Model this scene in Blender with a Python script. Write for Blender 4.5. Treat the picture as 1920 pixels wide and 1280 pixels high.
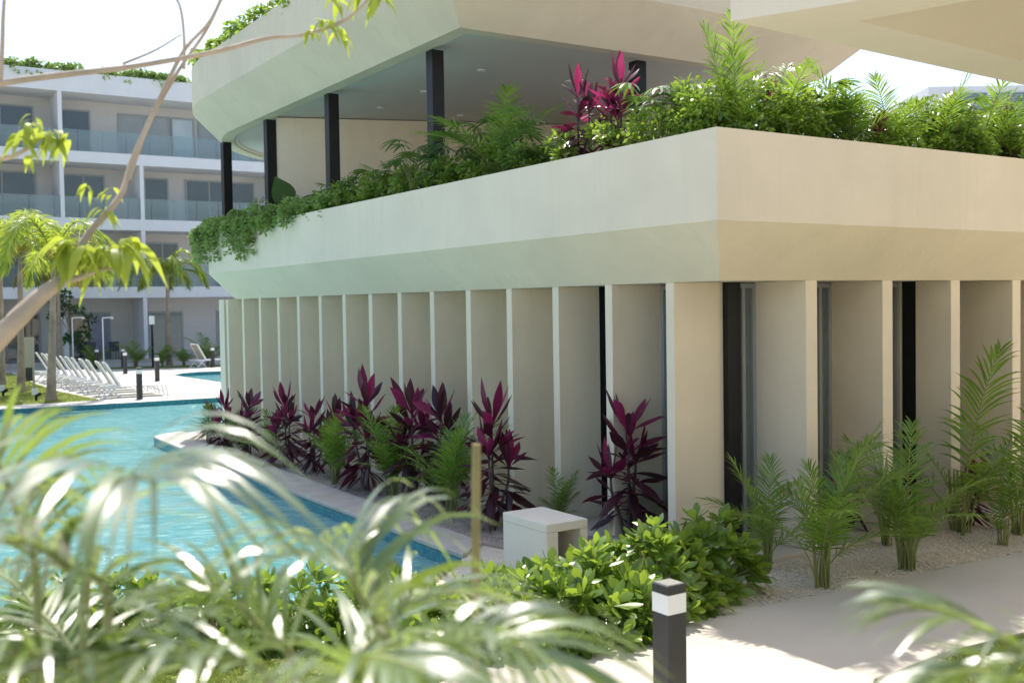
import bpy, math
import numpy as np
from mathutils import Matrix, Vector
from mathutils.geometry import tessellate_polygon
for o in list(bpy.data.objects): bpy.data.objects.remove(o)
SC = bpy.context.scene; COL = SC.collection; R = math.radians
# ------------------------------------------------------------------ camera
F, PITCH, ROLL, TH, HC = 1997.2, -2.008, -.904, 32.926, 2.7946
CAM_M = Matrix.Rotation(R(90+PITCH), 3, 'X') @ Matrix.Rotation(R(ROLL), 3, 'Z')
cd = bpy.data.cameras.new('camera'); cam = bpy.data.objects.new('camera', cd); COL.objects.link(cam)
cam.matrix_world = Matrix.Translation((0, 0, HC)) @ CAM_M.to_4x4()
cd.sensor_width = 36; cd.lens = F/1920*36; cd.clip_start = .05; cd.clip_end = 4000
cd.dof.use_dof = True; cd.dof.focus_distance = 12.0; cd.dof.aperture_fstop = 2.3
SC.camera = cam
# ------------------------------------------------------------------ sky, sun, exposure
SUN_EL, SUN_AZ = 62, -10
w = bpy.data.worlds.new('World'); SC.world = w; w.use_nodes = True
nt = w.node_tree; bg = nt.nodes['Background']; sky = nt.nodes.new('ShaderNodeTexSky')
sky.sky_type = 'NISHITA'; sky.sun_disc = False; sky.sun_elevation = R(SUN_EL); sky.sun_rotation = R(SUN_AZ)
sky.air_density = 1.0; sky.dust_density = 2.0; sky.ozone_density = 1.0
nt.links.new(sky.outputs[0], bg.inputs[0]); bg.inputs[1].default_value = .15
sl = bpy.data.lights.new('sun', 'SUN'); sl.energy = 3.5; sl.angle = R(.5); sl.color = (1, .95, .87)
so = bpy.data.objects.new('sun', sl); COL.objects.link(so)
SV = Vector((math.sin(R(SUN_AZ))*math.cos(R(SUN_EL)), math.cos(R(SUN_AZ))*math.cos(R(SUN_EL)), math.sin(R(SUN_EL))))
so.rotation_euler = SV.to_track_quat('Z', 'Y').to_euler(); so.location = (0, 20, 40)
SC.view_settings.view_transform = 'Standard'; SC.view_settings.look = 'None'
SC.view_settings.exposure = .82; SC.view_settings.gamma = 1
SC.render.engine = 'CYCLES'
cy = SC.cycles; cy.max_bounces = 8; cy.diffuse_bounces = 5; cy.glossy_bounces = 4; cy.transmission_bounces = 6; cy.transparent_max_bounces = 12
cy.sample_clamp_indirect = 8; cy.caustics_reflective = False; cy.caustics_refractive = False; cy.use_denoising = True
# ------------------------------------------------------------------ frames of reference
UV = Vector((-math.sin(R(TH)), math.cos(R(TH)), 0)); VV = Vector((math.cos(R(TH)), math.sin(R(TH)), 0)); CC = Vector((2.1315, 10.9079, 0))
def ST(s, t, z=0): return CC + UV*s + VV*t + Vector((0, 0, z))
def ray(x, y): return CAM_M @ Vector(((x-960)/F, -(y-640)/F, -1))
def G(x, y, z=0.):                       # point at height z seen at photo pixel x, y
    d = ray(x, y); return Vector((0, 0, HC)) + d*((z-HC)/d.z)
def D(x, y, Y):                          # point at distance Y ahead
    d = ray(x, y); return Vector((0, 0, HC)) + d*(Y/d.y)
def st_of(p): q = Vector((p[0], p[1], 0))-CC; return q.dot(UV), q.dot(VV)
ROT = R(TH)                              # local x axis = VV, local y axis = UV
# ------------------------------------------------------------------ materials
MATS = {}
def newmat(n):
    m = bpy.data.materials.new(n); m.use_nodes = True; MATS[n] = m
    return m, m.node_tree.nodes, m.node_tree.links, m.node_tree.nodes['Principled BSDF']
def mixc(N, Lk, fac, a, b):
    x = N.new('ShaderNodeMix'); x.data_type = 'RGBA'
    if isinstance(fac, (int, float)): x.inputs[0].default_value = fac
    else: Lk.new(fac, x.inputs[0])
    for i, c in ((6, a), (7, b)):
        if isinstance(c, tuple): x.inputs[i].default_value = (*c, 1)
        else: Lk.new(c, x.inputs[i])
    return x.outputs[2]
def noise(N, Lk, scale, detail=4, rough=.6, sc=None, coord='Object', lo=None, hi=None):
    t = N.new('ShaderNodeTexCoord'); n = N.new('ShaderNodeTexNoise')
    n.inputs['Scale'].default_value = scale; n.inputs['Detail'].default_value = detail; n.inputs['Roughness'].default_value = rough
    src = t.outputs[coord]
    if sc:
        mp = N.new('ShaderNodeMapping'); mp.inputs['Scale'].default_value = sc[:3]
        if len(sc) > 3: mp.inputs['Rotation'].default_value = sc[3]
        Lk.new(src, mp.inputs[0]); src = mp.outputs[0]
    Lk.new(src, n.inputs['Vector'])
    if lo is None: return n.outputs[0]
    r = N.new('ShaderNodeMapRange'); r.inputs[1].default_value = lo; r.inputs[2].default_value = hi; Lk.new(n.outputs[0], r.inputs[0])
    return r.outputs[0]
def bump(N, Lk, P, h, strength, dist):
    b = N.new('ShaderNodeBump'); b.inputs['Strength'].default_value = strength; b.inputs['Distance'].default_value = dist
    Lk.new(h, b.inputs['Height']); Lk.new(b.outputs[0], P.inputs['Normal'])
def plain(n, c, rough=.5, metal=0, spec=.5, var=0., bumps=None):
    m, N, Lk, P = newmat(n); P.inputs['Base Color'].default_value = (*c, 1); P.inputs['Roughness'].default_value = rough
    P.inputs['Metallic'].default_value = metal; P.inputs['Specular IOR Level'].default_value = spec
    if var:
        f = noise(N, Lk, 3.0, 6, lo=.3, hi=.7)
        Lk.new(mixc(N, Lk, f, tuple(x*(1-var) for x in c), tuple(min(1, x*(1+var)) for x in c)), P.inputs['Base Color'])
    if bumps: bump(N, Lk, P, noise(N, Lk, bumps[0], 5), bumps[1], bumps[2])
    return m
def stucco(n, c, var=.06, streak=None):
    m, N, Lk, P = newmat(n); P.inputs['Roughness'].default_value = .85; P.inputs['Specular IOR Level'].default_value = .25
    f = noise(N, Lk, .7, 7, .62, lo=.3, hi=.7)
    col = mixc(N, Lk, f, tuple(x*(1-var) for x in c), tuple(x*(1+var*.7) for x in c))
    rain = noise(N, Lk, 1.0, 5, .6, (5, 5, .35), lo=.52, hi=.9)          # faint vertical weathering
    col = mixc(N, Lk, rain, col, tuple(x*(1-var*1.3) for x in c))
    Lk.new(col, P.inputs['Base Color'])
    h = noise(N, Lk, 9, 8, .7, streak)
    bump(N, Lk, P, h, .5, .014)
    return m
stucco('stucco', (.80, .70, .545), .075)
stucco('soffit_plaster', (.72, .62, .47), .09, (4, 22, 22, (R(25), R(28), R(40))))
stucco('hotel_paint', (.74, .74, .745), .05)
stucco('hotel_wall', (.66, .63, .60), .05)
stucco('canopy_recess_shade', (.66, .58, .44), .04)  # canopy colour darkened, so the shade of the recess is painted in
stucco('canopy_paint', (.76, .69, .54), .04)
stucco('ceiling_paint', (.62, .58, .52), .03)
stucco('bench_concrete', (.74, .68, .58), .07)
plain('black_steel', (.008, .008, .009), .45, 0, .3, .2)
plain('white_metal', (.80, .79, .77), .4)
plain('white_plastic', (.82, .81, .79), .35)
plain('sling_fabric', (.46, .39, .32), .8)
plain('aluminium', (.34, .365, .375), .42, .1, .5)
plain('sign_cream', (.42, .41, .33), .6)
plain('sign_dark', (.03, .045, .045), .4, var=.5)
plain('frosted', (.85, .85, .80), .35)
plain('charcoal', (.035, .034, .036), .42, 0, .5, .12)
plain('dark_tile', (.38, .36, .32), .5, var=.1)
plain('wood', (.24, .105, .035), .6, var=.3, bumps=(14, .3, .01))
plain('dark_fabric', (.10, .095, .12), .8, var=.2)
plain('curtain', (.33, .34, .44), .9, var=.12)
plain('dark_object', (.03, .02, .02), .6)
plain('steel_bright', (.62, .60, .57), .3, .8)
plain('bark', (.30, .235, .17), .85, var=.35, bumps=(26, .5, .01))
plain('twig', (.46, .36, .25), .7, var=.25, bumps=(40, .3, .003))
plain('cane', (.22, .24, .07), .5, var=.5)
plain('stake_cane', (.30, .24, .08), .6, var=.3)
plain('dark_cane', (.10, .065, .06), .7, var=.4)
plain('soil', (.12, .09, .065), .95, var=.4, bumps=(30, .8, .03))
plain('dry_leaf', (.22, .09, .04), .7)
m, N, Lk, P = newmat('path_concrete'); P.inputs['Roughness'].default_value = .8
f = noise(N, Lk, 1.1, 8, .65, lo=.3, hi=.7); g = noise(N, Lk, 60, 3, .7, lo=.35, hi=.62)
Lk.new(mixc(N, Lk, g, mixc(N, Lk, f, (.455, .405, .335), (.575, .52, .435)), (.535, .48, .40)), P.inputs['Base Color'])
bump(N, Lk, P, noise(N, Lk, 70, 5, .7), .25, .006)
m, N, Lk, P = newmat('deck_stone'); P.inputs['Roughness'].default_value = .75
f = noise(N, Lk, .6, 8, .6, lo=.3, hi=.7)
Lk.new(mixc(N, Lk, f, (.47, .45, .41), (.55, .525, .48)), P.inputs['Base Color']); bump(N, Lk, P, noise(N, Lk, 40, 4), .2, .005)
m, N, Lk, P = newmat('coping_stone'); P.inputs['Roughness'].default_value = .7
f = noise(N, Lk, 2.5, 9, .7, lo=.3, hi=.7)
Lk.new(mixc(N, Lk, f, (.40, .36, .31), (.56, .51, .45)), P.inputs['Base Color']); bump(N, Lk, P, noise(N, Lk, 45, 5), .4, .008)
def gravelmat(n, cs, scale):
    m, N, Lk, P = newmat(n); P.inputs['Roughness'].default_value = .9
    t = N.new('ShaderNodeTexCoord'); v = N.new('ShaderNodeTexVoronoi'); v.inputs['Scale'].default_value = scale; Lk.new(t.outputs['Object'], v.inputs['Vector'])
    s = N.new('ShaderNodeSeparateColor'); Lk.new(v.outputs['Color'], s.inputs[0])
    c = mixc(N, Lk, s.outputs[0], cs[0], cs[1]); c = mixc(N, Lk, noise(N, Lk, 1.3, 6, .6, lo=.4, hi=.65), c, cs[2]); Lk.new(c, P.inputs['Base Color'])
    iv = N.new('ShaderNodeMath'); iv.operation = 'SUBTRACT'; iv.inputs[0].default_value = 1; Lk.new(v.outputs['Distance'], iv.inputs[1])
    bump(N, Lk, P, iv.outputs[0], .55, .010)
gravelmat('gravel', ((.52, .45, .36), (.80, .72, .60), (.62, .54, .43)), 42)
gravelmat('bed_sand', ((.27, .23, .19), (.46, .40, .33), (.31, .26, .21)), 38)
m, N, Lk, P = newmat('turf'); P.inputs['Roughness'].default_value = .9
f = noise(N, Lk, 4, 8, .7, lo=.35, hi=.65); Lk.new(mixc(N, Lk, f, (.14, .19, .035), (.25, .29, .055)), P.inputs['Base Color']); bump(N, Lk, P, noise(N, Lk, 50, 4), .8, .03)
m, N, Lk, P = newmat('water'); P.inputs['Roughness'].default_value = .045; P.inputs['IOR'].default_value = 1.33
f = noise(N, Lk, .35, 3, .5, lo=.35, hi=.68); c = mixc(N, Lk, f, (.085, .295, .31), (.145, .375, .37))
g = noise(N, Lk, 3.2, 6, .65, (1, 2.4, 1), lo=.47, hi=.66); c = mixc(N, Lk, g, c, (.25, .47, .46)); Lk.new(c, P.inputs['Base Color'])  # paler noise paints broken ripple reflections into the water colour
h1 = noise(N, Lk, 3.4, 6, .62, (1, 1.8, 1)); bump(N, Lk, P, h1, .75, .10)
m, N, Lk, P = newmat('shallow_water'); P.inputs['Roughness'].default_value = .05; P.inputs['IOR'].default_value = 1.33
Lk.new(mixc(N, Lk, noise(N, Lk, 3.2, 5, .65, lo=.4, hi=.65), (.16, .42, .44), (.34, .56, .56)), P.inputs['Base Color']); bump(N, Lk, P, noise(N, Lk, 3.4, 6, .62), .6, .08)
m, N, Lk, P = newmat('pool_tile'); P.inputs['Roughness'].default_value = .3
t = N.new('ShaderNodeTexCoord'); v = N.new('ShaderNodeTexVoronoi'); v.inputs['Scale'].default_value = 22; v.distance = 'CHEBYCHEV'; Lk.new(t.outputs['Object'], v.inputs['Vector'])
s_ = N.new('ShaderNodeSeparateColor'); Lk.new(v.outputs['Color'], s_.inputs[0])
Lk.new(mixc(N, Lk, s_.outputs[0], (.015, .16, .20), (.05, .29, .33)), P.inputs['Base Color'])
def glass(n, base, rough=.04, spec=.9):
    m, N, Lk, P = newmat(n); P.inputs['Roughness'].default_value = rough; P.inputs['IOR'].default_value = 1.5; P.inputs['Specular IOR Level'].default_value = spec
    f = noise(N, Lk, .5, 3, lo=.35, hi=.65); Lk.new(mixc(N, Lk, f, tuple(x*.75 for x in base), base), P.inputs['Base Color'])
glass('window_glass', (.075, .095, .105)); glass('pale_glass', (.36, .36, .34)); glass('teal_glass', (.13, .20, .20)); glass('sky_glass', (.6, .66, .68))  # the palest pane has its bright sky reflection painted into the colour
def clear(n, tint, fac):
    m, N, Lk, P = newmat(n); N.remove(P); out = N['Material Output']
    tr = N.new('ShaderNodeBsdfTransparent'); tr.inputs[0].default_value = (*tint, 1); gl = N.new('ShaderNodeBsdfGlossy'); gl.inputs['Roughness'].default_value = .02
    fr = N.new('ShaderNodeFresnel'); fr.inputs[0].default_value = 1.5; df = N.new('ShaderNodeBsdfDiffuse'); df.inputs[0].default_value = (.55, .62, .63, 1)
    m1 = N.new('ShaderNodeMixShader'); m1.inputs[0].default_value = fac; Lk.new(tr.outputs[0], m1.inputs[1]); Lk.new(df.outputs[0], m1.inputs[2])
    m2 = N.new('ShaderNodeMixShader'); Lk.new(fr.outputs[0], m2.inputs[0]); Lk.new(m1.outputs[0], m2.inputs[1]); Lk.new(gl.outputs[0], m2.inputs[2])
    Lk.new(m2.outputs[0], out.inputs[0])
clear('rail_glass', (.80, .88, .88), .18); clear('clear_glass', (.78, .84, .82), .30)
def leafmat(n, c0, c1, tr, trans=.4, rough=.36, spec=.5, coat=0.):
    m, N, Lk, P = newmat(n); P.inputs['Roughness'].default_value = rough; P.inputs['Specular IOR Level'].default_value = spec
    a = N.new('ShaderNodeAttribute'); a.attribute_name = 'tint'
    c = mixc(N, Lk, a.outputs['Fac'], c0, c1); Lk.new(c, P.inputs['Base Color'])
    if coat: P.inputs['Coat Weight'].default_value = coat; P.inputs['Coat Roughness'].default_value = .25
    T = N.new('ShaderNodeBsdfTranslucent'); ct = mixc(N, Lk, a.outputs['Fac'], tuple(x*.65 for x in tr), tr); Lk.new(ct, T.inputs[0])
    mx = N.new('ShaderNodeMixShader'); mx.inputs[0].default_value = trans; Lk.new(P.outputs[0], mx.inputs[1]); Lk.new(T.outputs[0], mx.inputs[2])
    Lk.new(mx.outputs[0], N['Material Output'].inputs[0])
leafmat('areca_leaf', (.075, .165, .022), (.18, .30, .04), (.34, .52, .05), .44, .30, .5, .4)
leafmat('near_leaf', (.05, .09, .028), (.12, .18, .05), (.40, .55, .06), .34, .33, 1., 1.)
leafmat('palm_leaf', (.13, .21, .03), (.29, .37, .05), (.58, .70, .07), .48, .36)
leafmat('yellow_palm', (.24, .21, .02), (.36, .30, .03), (.60, .48, .04), .42, .45)
leafmat('fan_leaf', (.05, .11, .035), (.11, .19, .05), (.20, .34, .04), .32, .34)
leafmat('shrub_leaf', (.09, .175, .03), (.20, .31, .05), (.42, .58, .06), .46, .27, .5, .5)
leafmat('trail_leaf', (.15, .235, .055), (.30, .41, .10), (.34, .52, .12), .36, .40)
leafmat('purple_leaf', (.032, .016, .018), (.085, .022, .036), (.22, .02, .07), .26, .32)
leafmat('magenta_leaf', (.12, .012, .045), (.28, .03, .11), (.55, .04, .17), .34, .30)
leafmat('ear_leaf', (.03, .085, .025), (.045, .11, .03), (.10, .22, .03), .30, .4)
leafmat('tree_leaf', (.20, .28, .03), (.32, .38, .05), (.62, .72, .08), .52, .42)
leafmat('grass_blade', (.13, .19, .03), (.27, .32, .055), (.40, .46, .06), .35, .5)
leafmat('dry_frond', (.22, .12, .05), (.32, .18, .08), (.3, .16, .05), .25, .6)
# ------------------------------------------------------------------ builders
rng = np.random.default_rng(7)
def put(me, name, parent=None, loc=None, rot=0, scale=None):
    o = bpy.data.objects.new(name, me); COL.objects.link(o)
    if parent: o.parent = parent
    if loc is not None: o.location = loc
    if rot: o.rotation_euler = (0, 0, rot)
    if scale is not None: o.scale = (scale,)*3 if isinstance(scale, (int, float)) else scale
    return o
def tag(o, label=None, cat=None, group=None, kind=None):
    for k, v in (('label', label), ('category', cat), ('group', group), ('kind', kind)):
        if v: o[k] = v
    return o
def thing(name, label, cat, loc=(0, 0, 0), rot=0, group=None, scale=None):
    o = bpy.data.objects.new(name, None); COL.objects.link(o); o.location = loc; o.rotation_euler = (0, 0, rot); o.empty_display_size = .1
    if scale: o.scale = (scale,)*3
    return tag(o, label, cat, group)
def kids(o): return [c for c in bpy.data.objects if c.parent == o]
def dup(o, loc, rot=0, label=None, scale=None, group=None):
    c = o.copy(); COL.objects.link(c); c.location = loc; c.rotation_euler = (0, 0, rot)
    if scale: c.scale = (scale,)*3
    if label: c['label'] = label
    if group: c['group'] = group
    for ch in kids(o):
        d = ch.copy(); COL.objects.link(d); d.parent = c
        for g in kids(ch):
            e = g.copy(); COL.objects.link(e); e.parent = d
    return c
class PB:                                # polygons
    def __init__(s): s.v = []; s.f = []
    def box(s, a, b):
        i = len(s.v); x0, y0, z0 = a; x1, y1, z1 = b
        s.v += [(x0, y0, z0), (x1, y0, z0), (x1, y1, z0), (x0, y1, z0), (x0, y0, z1), (x1, y0, z1), (x1, y1, z1), (x0, y1, z1)]
        s.f += [tuple(i+k for k in q) for q in ((0, 3, 2, 1), (4, 5, 6, 7), (0, 1, 5, 4), (1, 2, 6, 5), (2, 3, 7, 6), (3, 0, 4, 7))]; return s
    def sbox(s, s0, s1, t0, t1, z0, z1):
        i = len(s.v)
        for z in (z0, z1):
            for a, b in ((s0, t0), (s0, t1), (s1, t1), (s1, t0)): s.v.append(tuple(ST(a, b, z)))
        s.f += [tuple(i+k for k in q) for q in ((0, 3, 2, 1), (4, 5, 6, 7), (0, 1, 5, 4), (1, 2, 6, 5), (2, 3, 7, 6), (3, 0, 4, 7))]; return s
    def prism(s, poly, z0, z1, top=True, bottom=True):
        i = len(s.v); n = len(poly); s.v += [(p[0], p[1], z0) for p in poly]+[(p[0], p[1], z1) for p in poly]
        for k in range(n): s.f.append((i+k, i+(k+1) % n, i+n+(k+1) % n, i+n+k))
        if top: s.f.append(tuple(range(i+n, i+2*n)))
        if bottom: s.f.append(tuple(range(i+n-1, i-1, -1)))
        return s
    def rings(s, rs, cap0=False, cap1=False):
        i = len(s.v); n = len(rs[0])
        for r in rs: s.v += [tuple(p) for p in r]
        for a in range(len(rs)-1):
            for k in range(n): s.f.append((i+a*n+k, i+a*n+(k+1) % n, i+(a+1)*n+(k+1) % n, i+(a+1)*n+k))
        if cap0: s.f.append(tuple(range(i, i+n)))
        if cap1: s.f.append(tuple(range(i+(len(rs)-1)*n, i+len(rs)*n)))
        return s
    def bar(s, a, b, r=.02, n=6, r2=None):
        a, b = Vector(a), Vector(b); d = (b-a).normalized(); x = d.orthogonal().normalized(); y = d.cross(x); r2 = r if r2 is None else r2
        mk = lambda p, q: [p+(x*math.cos(2*math.pi*k/n)+y*math.sin(2*math.pi*k/n))*q for k in range(n)]
        return s.rings([mk(a, r), mk(b, r2)], True, True)
    def build(s, name, mat, parent=None, rel=None, bevel=0, smooth=False, link=True):
        v = s.v if rel is None else [tuple(Vector(p)-Vector(rel)) for p in s.v]
        me = bpy.data.meshes.new(name); me.from_pydata(v, [], s.f); me.materials.append(MATS[mat]); me.update()
        if smooth: me.shade_smooth()
        if not link: return me
        o = put(me, name, parent)
        if bevel:
            b = o.modifiers.new('bevel', 'BEVEL'); b.width = bevel; b.segments = 2; b.limit_method = 'ANGLE'
        return o
class QB:                                # quads by numpy, with a tint per vertex and a material slot per face
    def __init__(s): s.v = []; s.f = []; s.t = []; s.m = []; s.n = 0
    def add(s, v, f, t, m):
        s.v.append(v.reshape(-1, 3)); s.f.append(f.reshape(-1, 4)+s.n); s.t.append(t.ravel()); s.m.append(np.full(f.size//4, m)); s.n += v.size//3
    def strips(s, base, d, side, L, W, droop=0., prof=(.3, .9, 1, .7, .05), tint=None, m=0, fold=0., lift=0.):
        base = np.atleast_2d(base).astype(float); n = len(base); bc = lambda a: np.broadcast_to(np.asarray(a, float), (n,))
        d = np.broadcast_to(d, (n, 3)); side = np.broadcast_to(side, (n, 3)); L = bc(L); W = bc(W); droop = bc(droop)
        K = len(prof); t = np.linspace(0, 1, K); pr = np.asarray(prof)
        c = base[:, None]+d[:, None]*(L[:, None]*t)[..., None]; c[..., 2] -= (droop*L)[:, None]*t**2
        off = side[:, None]*(W[:, None]*pr/2)[..., None]
        tint = rng.random(n) if tint is None else bc(tint)
        i = np.arange(n)[:, None]
        if fold:
            nr = np.cross(side, d); nr /= np.linalg.norm(nr, axis=1, keepdims=True)+1e-9
            up = nr[:, None]*(W[:, None]*pr*fold)[..., None]
            V = np.stack([c-off+up, c, c+off+up], 2); k = np.arange(K-1)[None]
            a = i*K*3+k*3; f = np.concatenate([np.stack([a, a+1, a+4, a+3], -1), np.stack([a+1, a+2, a+5, a+4], -1)], 1)
            s.add(V, f, np.repeat(tint, K*3), m)
        else:
            V = np.stack([c-off, c+off], 2); k = np.arange(K-1)[None]; a = i*K*2+k*2
            s.add(V, np.stack([a, a+1, a+3, a+2], -1), np.repeat(tint, K*2), m)
    def tube(s, pts, rad, n=6, m=0, tint=.5):
        pts = np.asarray([tuple(p) for p in pts], float); K = len(pts); rad = np.broadcast_to(rad, (K,)); T = np.gradient(pts, axis=0); T /= np.linalg.norm(T, axis=1, keepdims=True)+1e-9
        ref = np.array([.31, .17, .93]) if abs(T[0][2]) < .9 else np.array([1., .2, .1])
        x = np.cross(T, ref); x /= np.linalg.norm(x, axis=1, keepdims=True); y = np.cross(T, x); a = np.arange(n)*2*np.pi/n
        V = pts[:, None]+(x[:, None]*np.cos(a)[None, :, None]+y[:, None]*np.sin(a)[None, :, None])*rad[:, None, None]
        k = np.arange(K-1)[:, None]; j = np.arange(n)[None]
        s.add(V, np.stack([k*n+j, k*n+(j+1) % n, (k+1)*n+(j+1) % n, (k+1)*n+j], -1), np.full(K*n, tint), m)
    def mesh(s, name, mats, rel=None):
        v = np.concatenate(s.v); f = np.concatenate(s.f); t = np.concatenate(s.t); mi = np.concatenate(s.m)
        if rel is not None: v = v-np.asarray(tuple(rel))
        me = bpy.data.meshes.new(name); me.vertices.add(len(v)); me.vertices.foreach_set('co', v.astype(np.float32).ravel())
        me.loops.add(f.size); me.loops.foreach_set('vertex_index', f.astype(np.int32).ravel()); me.polygons.add(len(f))
        me.polygons.foreach_set('loop_start', np.arange(0, f.size, 4, dtype=np.int32)); me.polygons.foreach_set('material_index', mi.astype(np.int32))
        for q in (mats if isinstance(mats, (list, tuple)) else [mats]): me.materials.append(MATS[q])
        a = me.attributes.new('tint', 'FLOAT', 'POINT'); a.data.foreach_set('value', t.astype(np.float32))
        me.update(calc_edges=True); me.shade_smooth(); return me
    def build(s, name, mats, parent=None, rel=None): return put(s.mesh(name, mats, rel), name, parent)
def unit(a): a = np.asarray(a, float); return a/(np.linalg.norm(a, axis=-1, keepdims=True)+1e-9)
def rdirs(n, zlo=-1, zhi=1):
    z = rng.uniform(zlo, zhi, n); a = rng.uniform(0, 2*np.pi, n); q = np.sqrt(1-z*z); return np.stack([q*np.cos(a), q*np.sin(a), z], 1)
def curve(pts, n):                       # Catmull-Rom
    p = np.asarray([tuple(q) for q in pts], float); p = np.vstack([2*p[0]-p[1], p, 2*p[-1]-p[-2]]); m = len(p)-3; out = []
    for t in np.linspace(0, m-1e-6, n):
        i = int(t); x = t-i; a, b, c, d = p[i:i+4]
        out.append(.5*(2*b+(c-a)*x+(2*a-5*b+4*c-d)*x*x+(3*b-a-3*c+d)*x**3))
    return np.array(out)
SH = st_of
# ================================================================== SETTING: ground, pool, paths
def P2(l): return [(p[0], p[1]) for p in l]
pool = [G(302, 829), G(420, 876), G(560, 929.5), G(700, 983), G(800, 1022), G(868, 1047), G(845, 1072), G(700, 1108), G(420, 1146), G(220, 1158), G(40, 1172), ST(2.6, -9), ST(4, -15), ST(14, -17), ST(24, -14),
        G(-160, 782), G(0, 768), G(200, 757), G(410, 745), ST(25.1, 5), ST(24, 7), ST(19, 7), ST(17.4, 4), ST(17.2, 1), G(398, 804), G(340, 811.5), G(305, 817), G(288, 822)]
pool = P2(pool)
pool2 = P2([G(326, 703), G(350, 707), G(378, 711), G(412, 716), G(520, 732), G(620, 728), G(600, 692), G(412, 695.5), G(372, 697), G(342, 699.5)])
def sheet(name, outer, holes, z, mat):
    loops = [[Vector((p[0], p[1], 0)) for p in outer]]+[[Vector((p[0], p[1], 0)) for p in h] for h in holes]
    tri = tessellate_polygon(loops); flat = [q for l in loops for q in l]
    me = bpy.data.meshes.new(name); me.from_pydata([(q.x, q.y, z) for q in flat], [], [tuple(t) for t in tri]); me.materials.append(MATS[mat]); me.update()
    return tag(put(me, name), kind='structure')
BIG = [(-900, -300), (900, -300), (900, 1500), (-900, 1500)]
sheet('ground', BIG, [pool, pool2], 0, 'deck_stone')
for nm, pl in (('pool_basin', pool), ('far_pool_basin', pool2)):
    b = PB(); b.prism(pl, -1.3, -.001, top=False); tag(b.build(nm, 'pool_tile'), kind='structure')
sheet('pool_water', pool, [], -.15, 'water'); sheet('far_pool_water', pool2, [], -.15, 'water')
sheet('shallow_ledge', P2([G(283, 823), G(290, 804), G(310, 791), G(367, 784), G(402, 783), G(400, 803), G(340, 810.5), G(305, 816), G(287, 821)]), [], -.146, 'shallow_water')
# coping beside the planting bed
co = [G(302, 829), G(420, 876), G(560, 929.5), G(700, 983), G(800, 1022), G(868, 1047)]
ci = [G(358, 825), G(443, 852), G(580, 904), G(704, 948), G(800, 984), G(905, 1022)]
pts = P2([*co, *reversed(ci), G(372, 818), G(340, 811.5), G(305, 817), G(288, 822)])
b = PB(); b.prism(pts, -.03, .05); tag(b.build('pool_coping', 'coping_stone', bevel=.012), kind='structure')
# far deck edge strip
# planting bed of dark sand by the fins
bed = P2([*ci, ST(.9, -1.0), ST(-.2, -.4), ST(.0, .1), ST(16.3, .1), ST(16.4, -.6), G(372, 818)])
sheet('planting_bed', bed, [], .012, 'bed_sand')
# gravel bed along the right wall, and under the hedge
gpoly = P2([ST(.05, 14), ST(.05, .05), ST(-.25, -.35), ST(.9, -1.0), G(905, 1022), G(868, 1047), G(845, 1072), G(800, 1100), G(850, 1290), G(930, 1252), G(1050, 1217), G(1230, 1187), G(1400, 1150), G(1600, 1107), G(1920, 1040), ST(-1.42, 8), ST(-1.4, 14)])
sheet('gravel_bed', gpoly, [], .006, 'gravel')
# path
ppoly = P2([ST(-1.4, 14), ST(-1.42, 8), G(1920, 1040), G(1600, 1107), G(1400, 1150), G(1230, 1187), G(1050, 1217), G(930, 1252), G(700, 1330), ST(-2.2, -9), ST(-4.3, -9), ST(-4.0, -3.0), G(1640, 1282), G(1780, 1228), G(1925, 1192), ST(-3.0, 6), ST(-3.0, 14)])
b = PB(); b.prism(ppoly, -.02, .04); tag(b.build('path', 'path_concrete', bevel=.008), kind='structure')
# lawns
sheet('near_lawn', P2([ST(-3.0, 14), ST(-3.0, 6), G(1925, 1192), G(1780, 1228), G(1640, 1282), ST(-4.0, -3.0), ST(-4.6, -3), ST(-4.9, 14)]), [], .008, 'turf')
sheet('bank_lawn', P2([G(868, 1050), G(845, 1078), G(700, 1118), G(420, 1180), G(220, 1200), G(40, 1215), ST(1, -9), ST(-2.1, -9), G(700, 1330), G(850, 1286), G(800, 1100)]), [], .005, 'turf')
sheet('far_lawn', P2([G(-260, 772), G(0, 761), G(188, 750), G(105, 733), G(66, 720), G(40, 707), G(20, 699), G(-60, 698), G(-300, 712)]), [], .01, 'turf')
sheet('far_planting', P2([G(150, 693.5), G(415, 688), G(415, 684), G(150, 690)]), [], .008, 'turf')
def grass(name, poly, n, h, label_kind='stuff'):
    xs = [p[0] for p in poly]; ys = [p[1] for p in poly]; pts = []
    px = np.array(xs); py = np.array(ys)
    while len(pts) < n:
        q = np.stack([rng.uniform(min(xs), max(xs), n*2), rng.uniform(min(ys), max(ys), n*2)], 1); ins = np.zeros(len(q), bool); j = len(px)-1
        for i in range(len(px)):
            c = ((py[i] > q[:, 1]) != (py[j] > q[:, 1])) & (q[:, 0] < (px[j]-px[i])*(q[:, 1]-py[i])/(py[j]-py[i]+1e-12)+px[i]); ins ^= c; j = i
        pts += list(q[ins])
    p = np.array(pts[:n]); b3 = np.column_stack([p, np.full(n, .008)])
    d = unit(rdirs(n, .35, 1.)); side = unit(np.cross(d, rdirs(n)))
    Q = QB(); Q.strips(b3, d, side, h*rng.uniform(.6, 1.3, n), h*.13, .25, (1, .8, .05)); tag(Q.build(name, 'grass_blade'), kind='stuff')
grass('bank_grass', P2([G(868, 1052), G(700, 1122), G(420, 1180), G(220, 1200), ST(1, -7), ST(-1.6, -7.5), G(700, 1325), G(850, 1284), G(800, 1110)]), 24000, .07)
grass('right_lawn_grass', P2([G(1925, 1193), G(1780, 1229), G(1640, 1283), ST(-4.2, -1.4), ST(-4.2, 1.2)]), 9000, .06)
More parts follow.
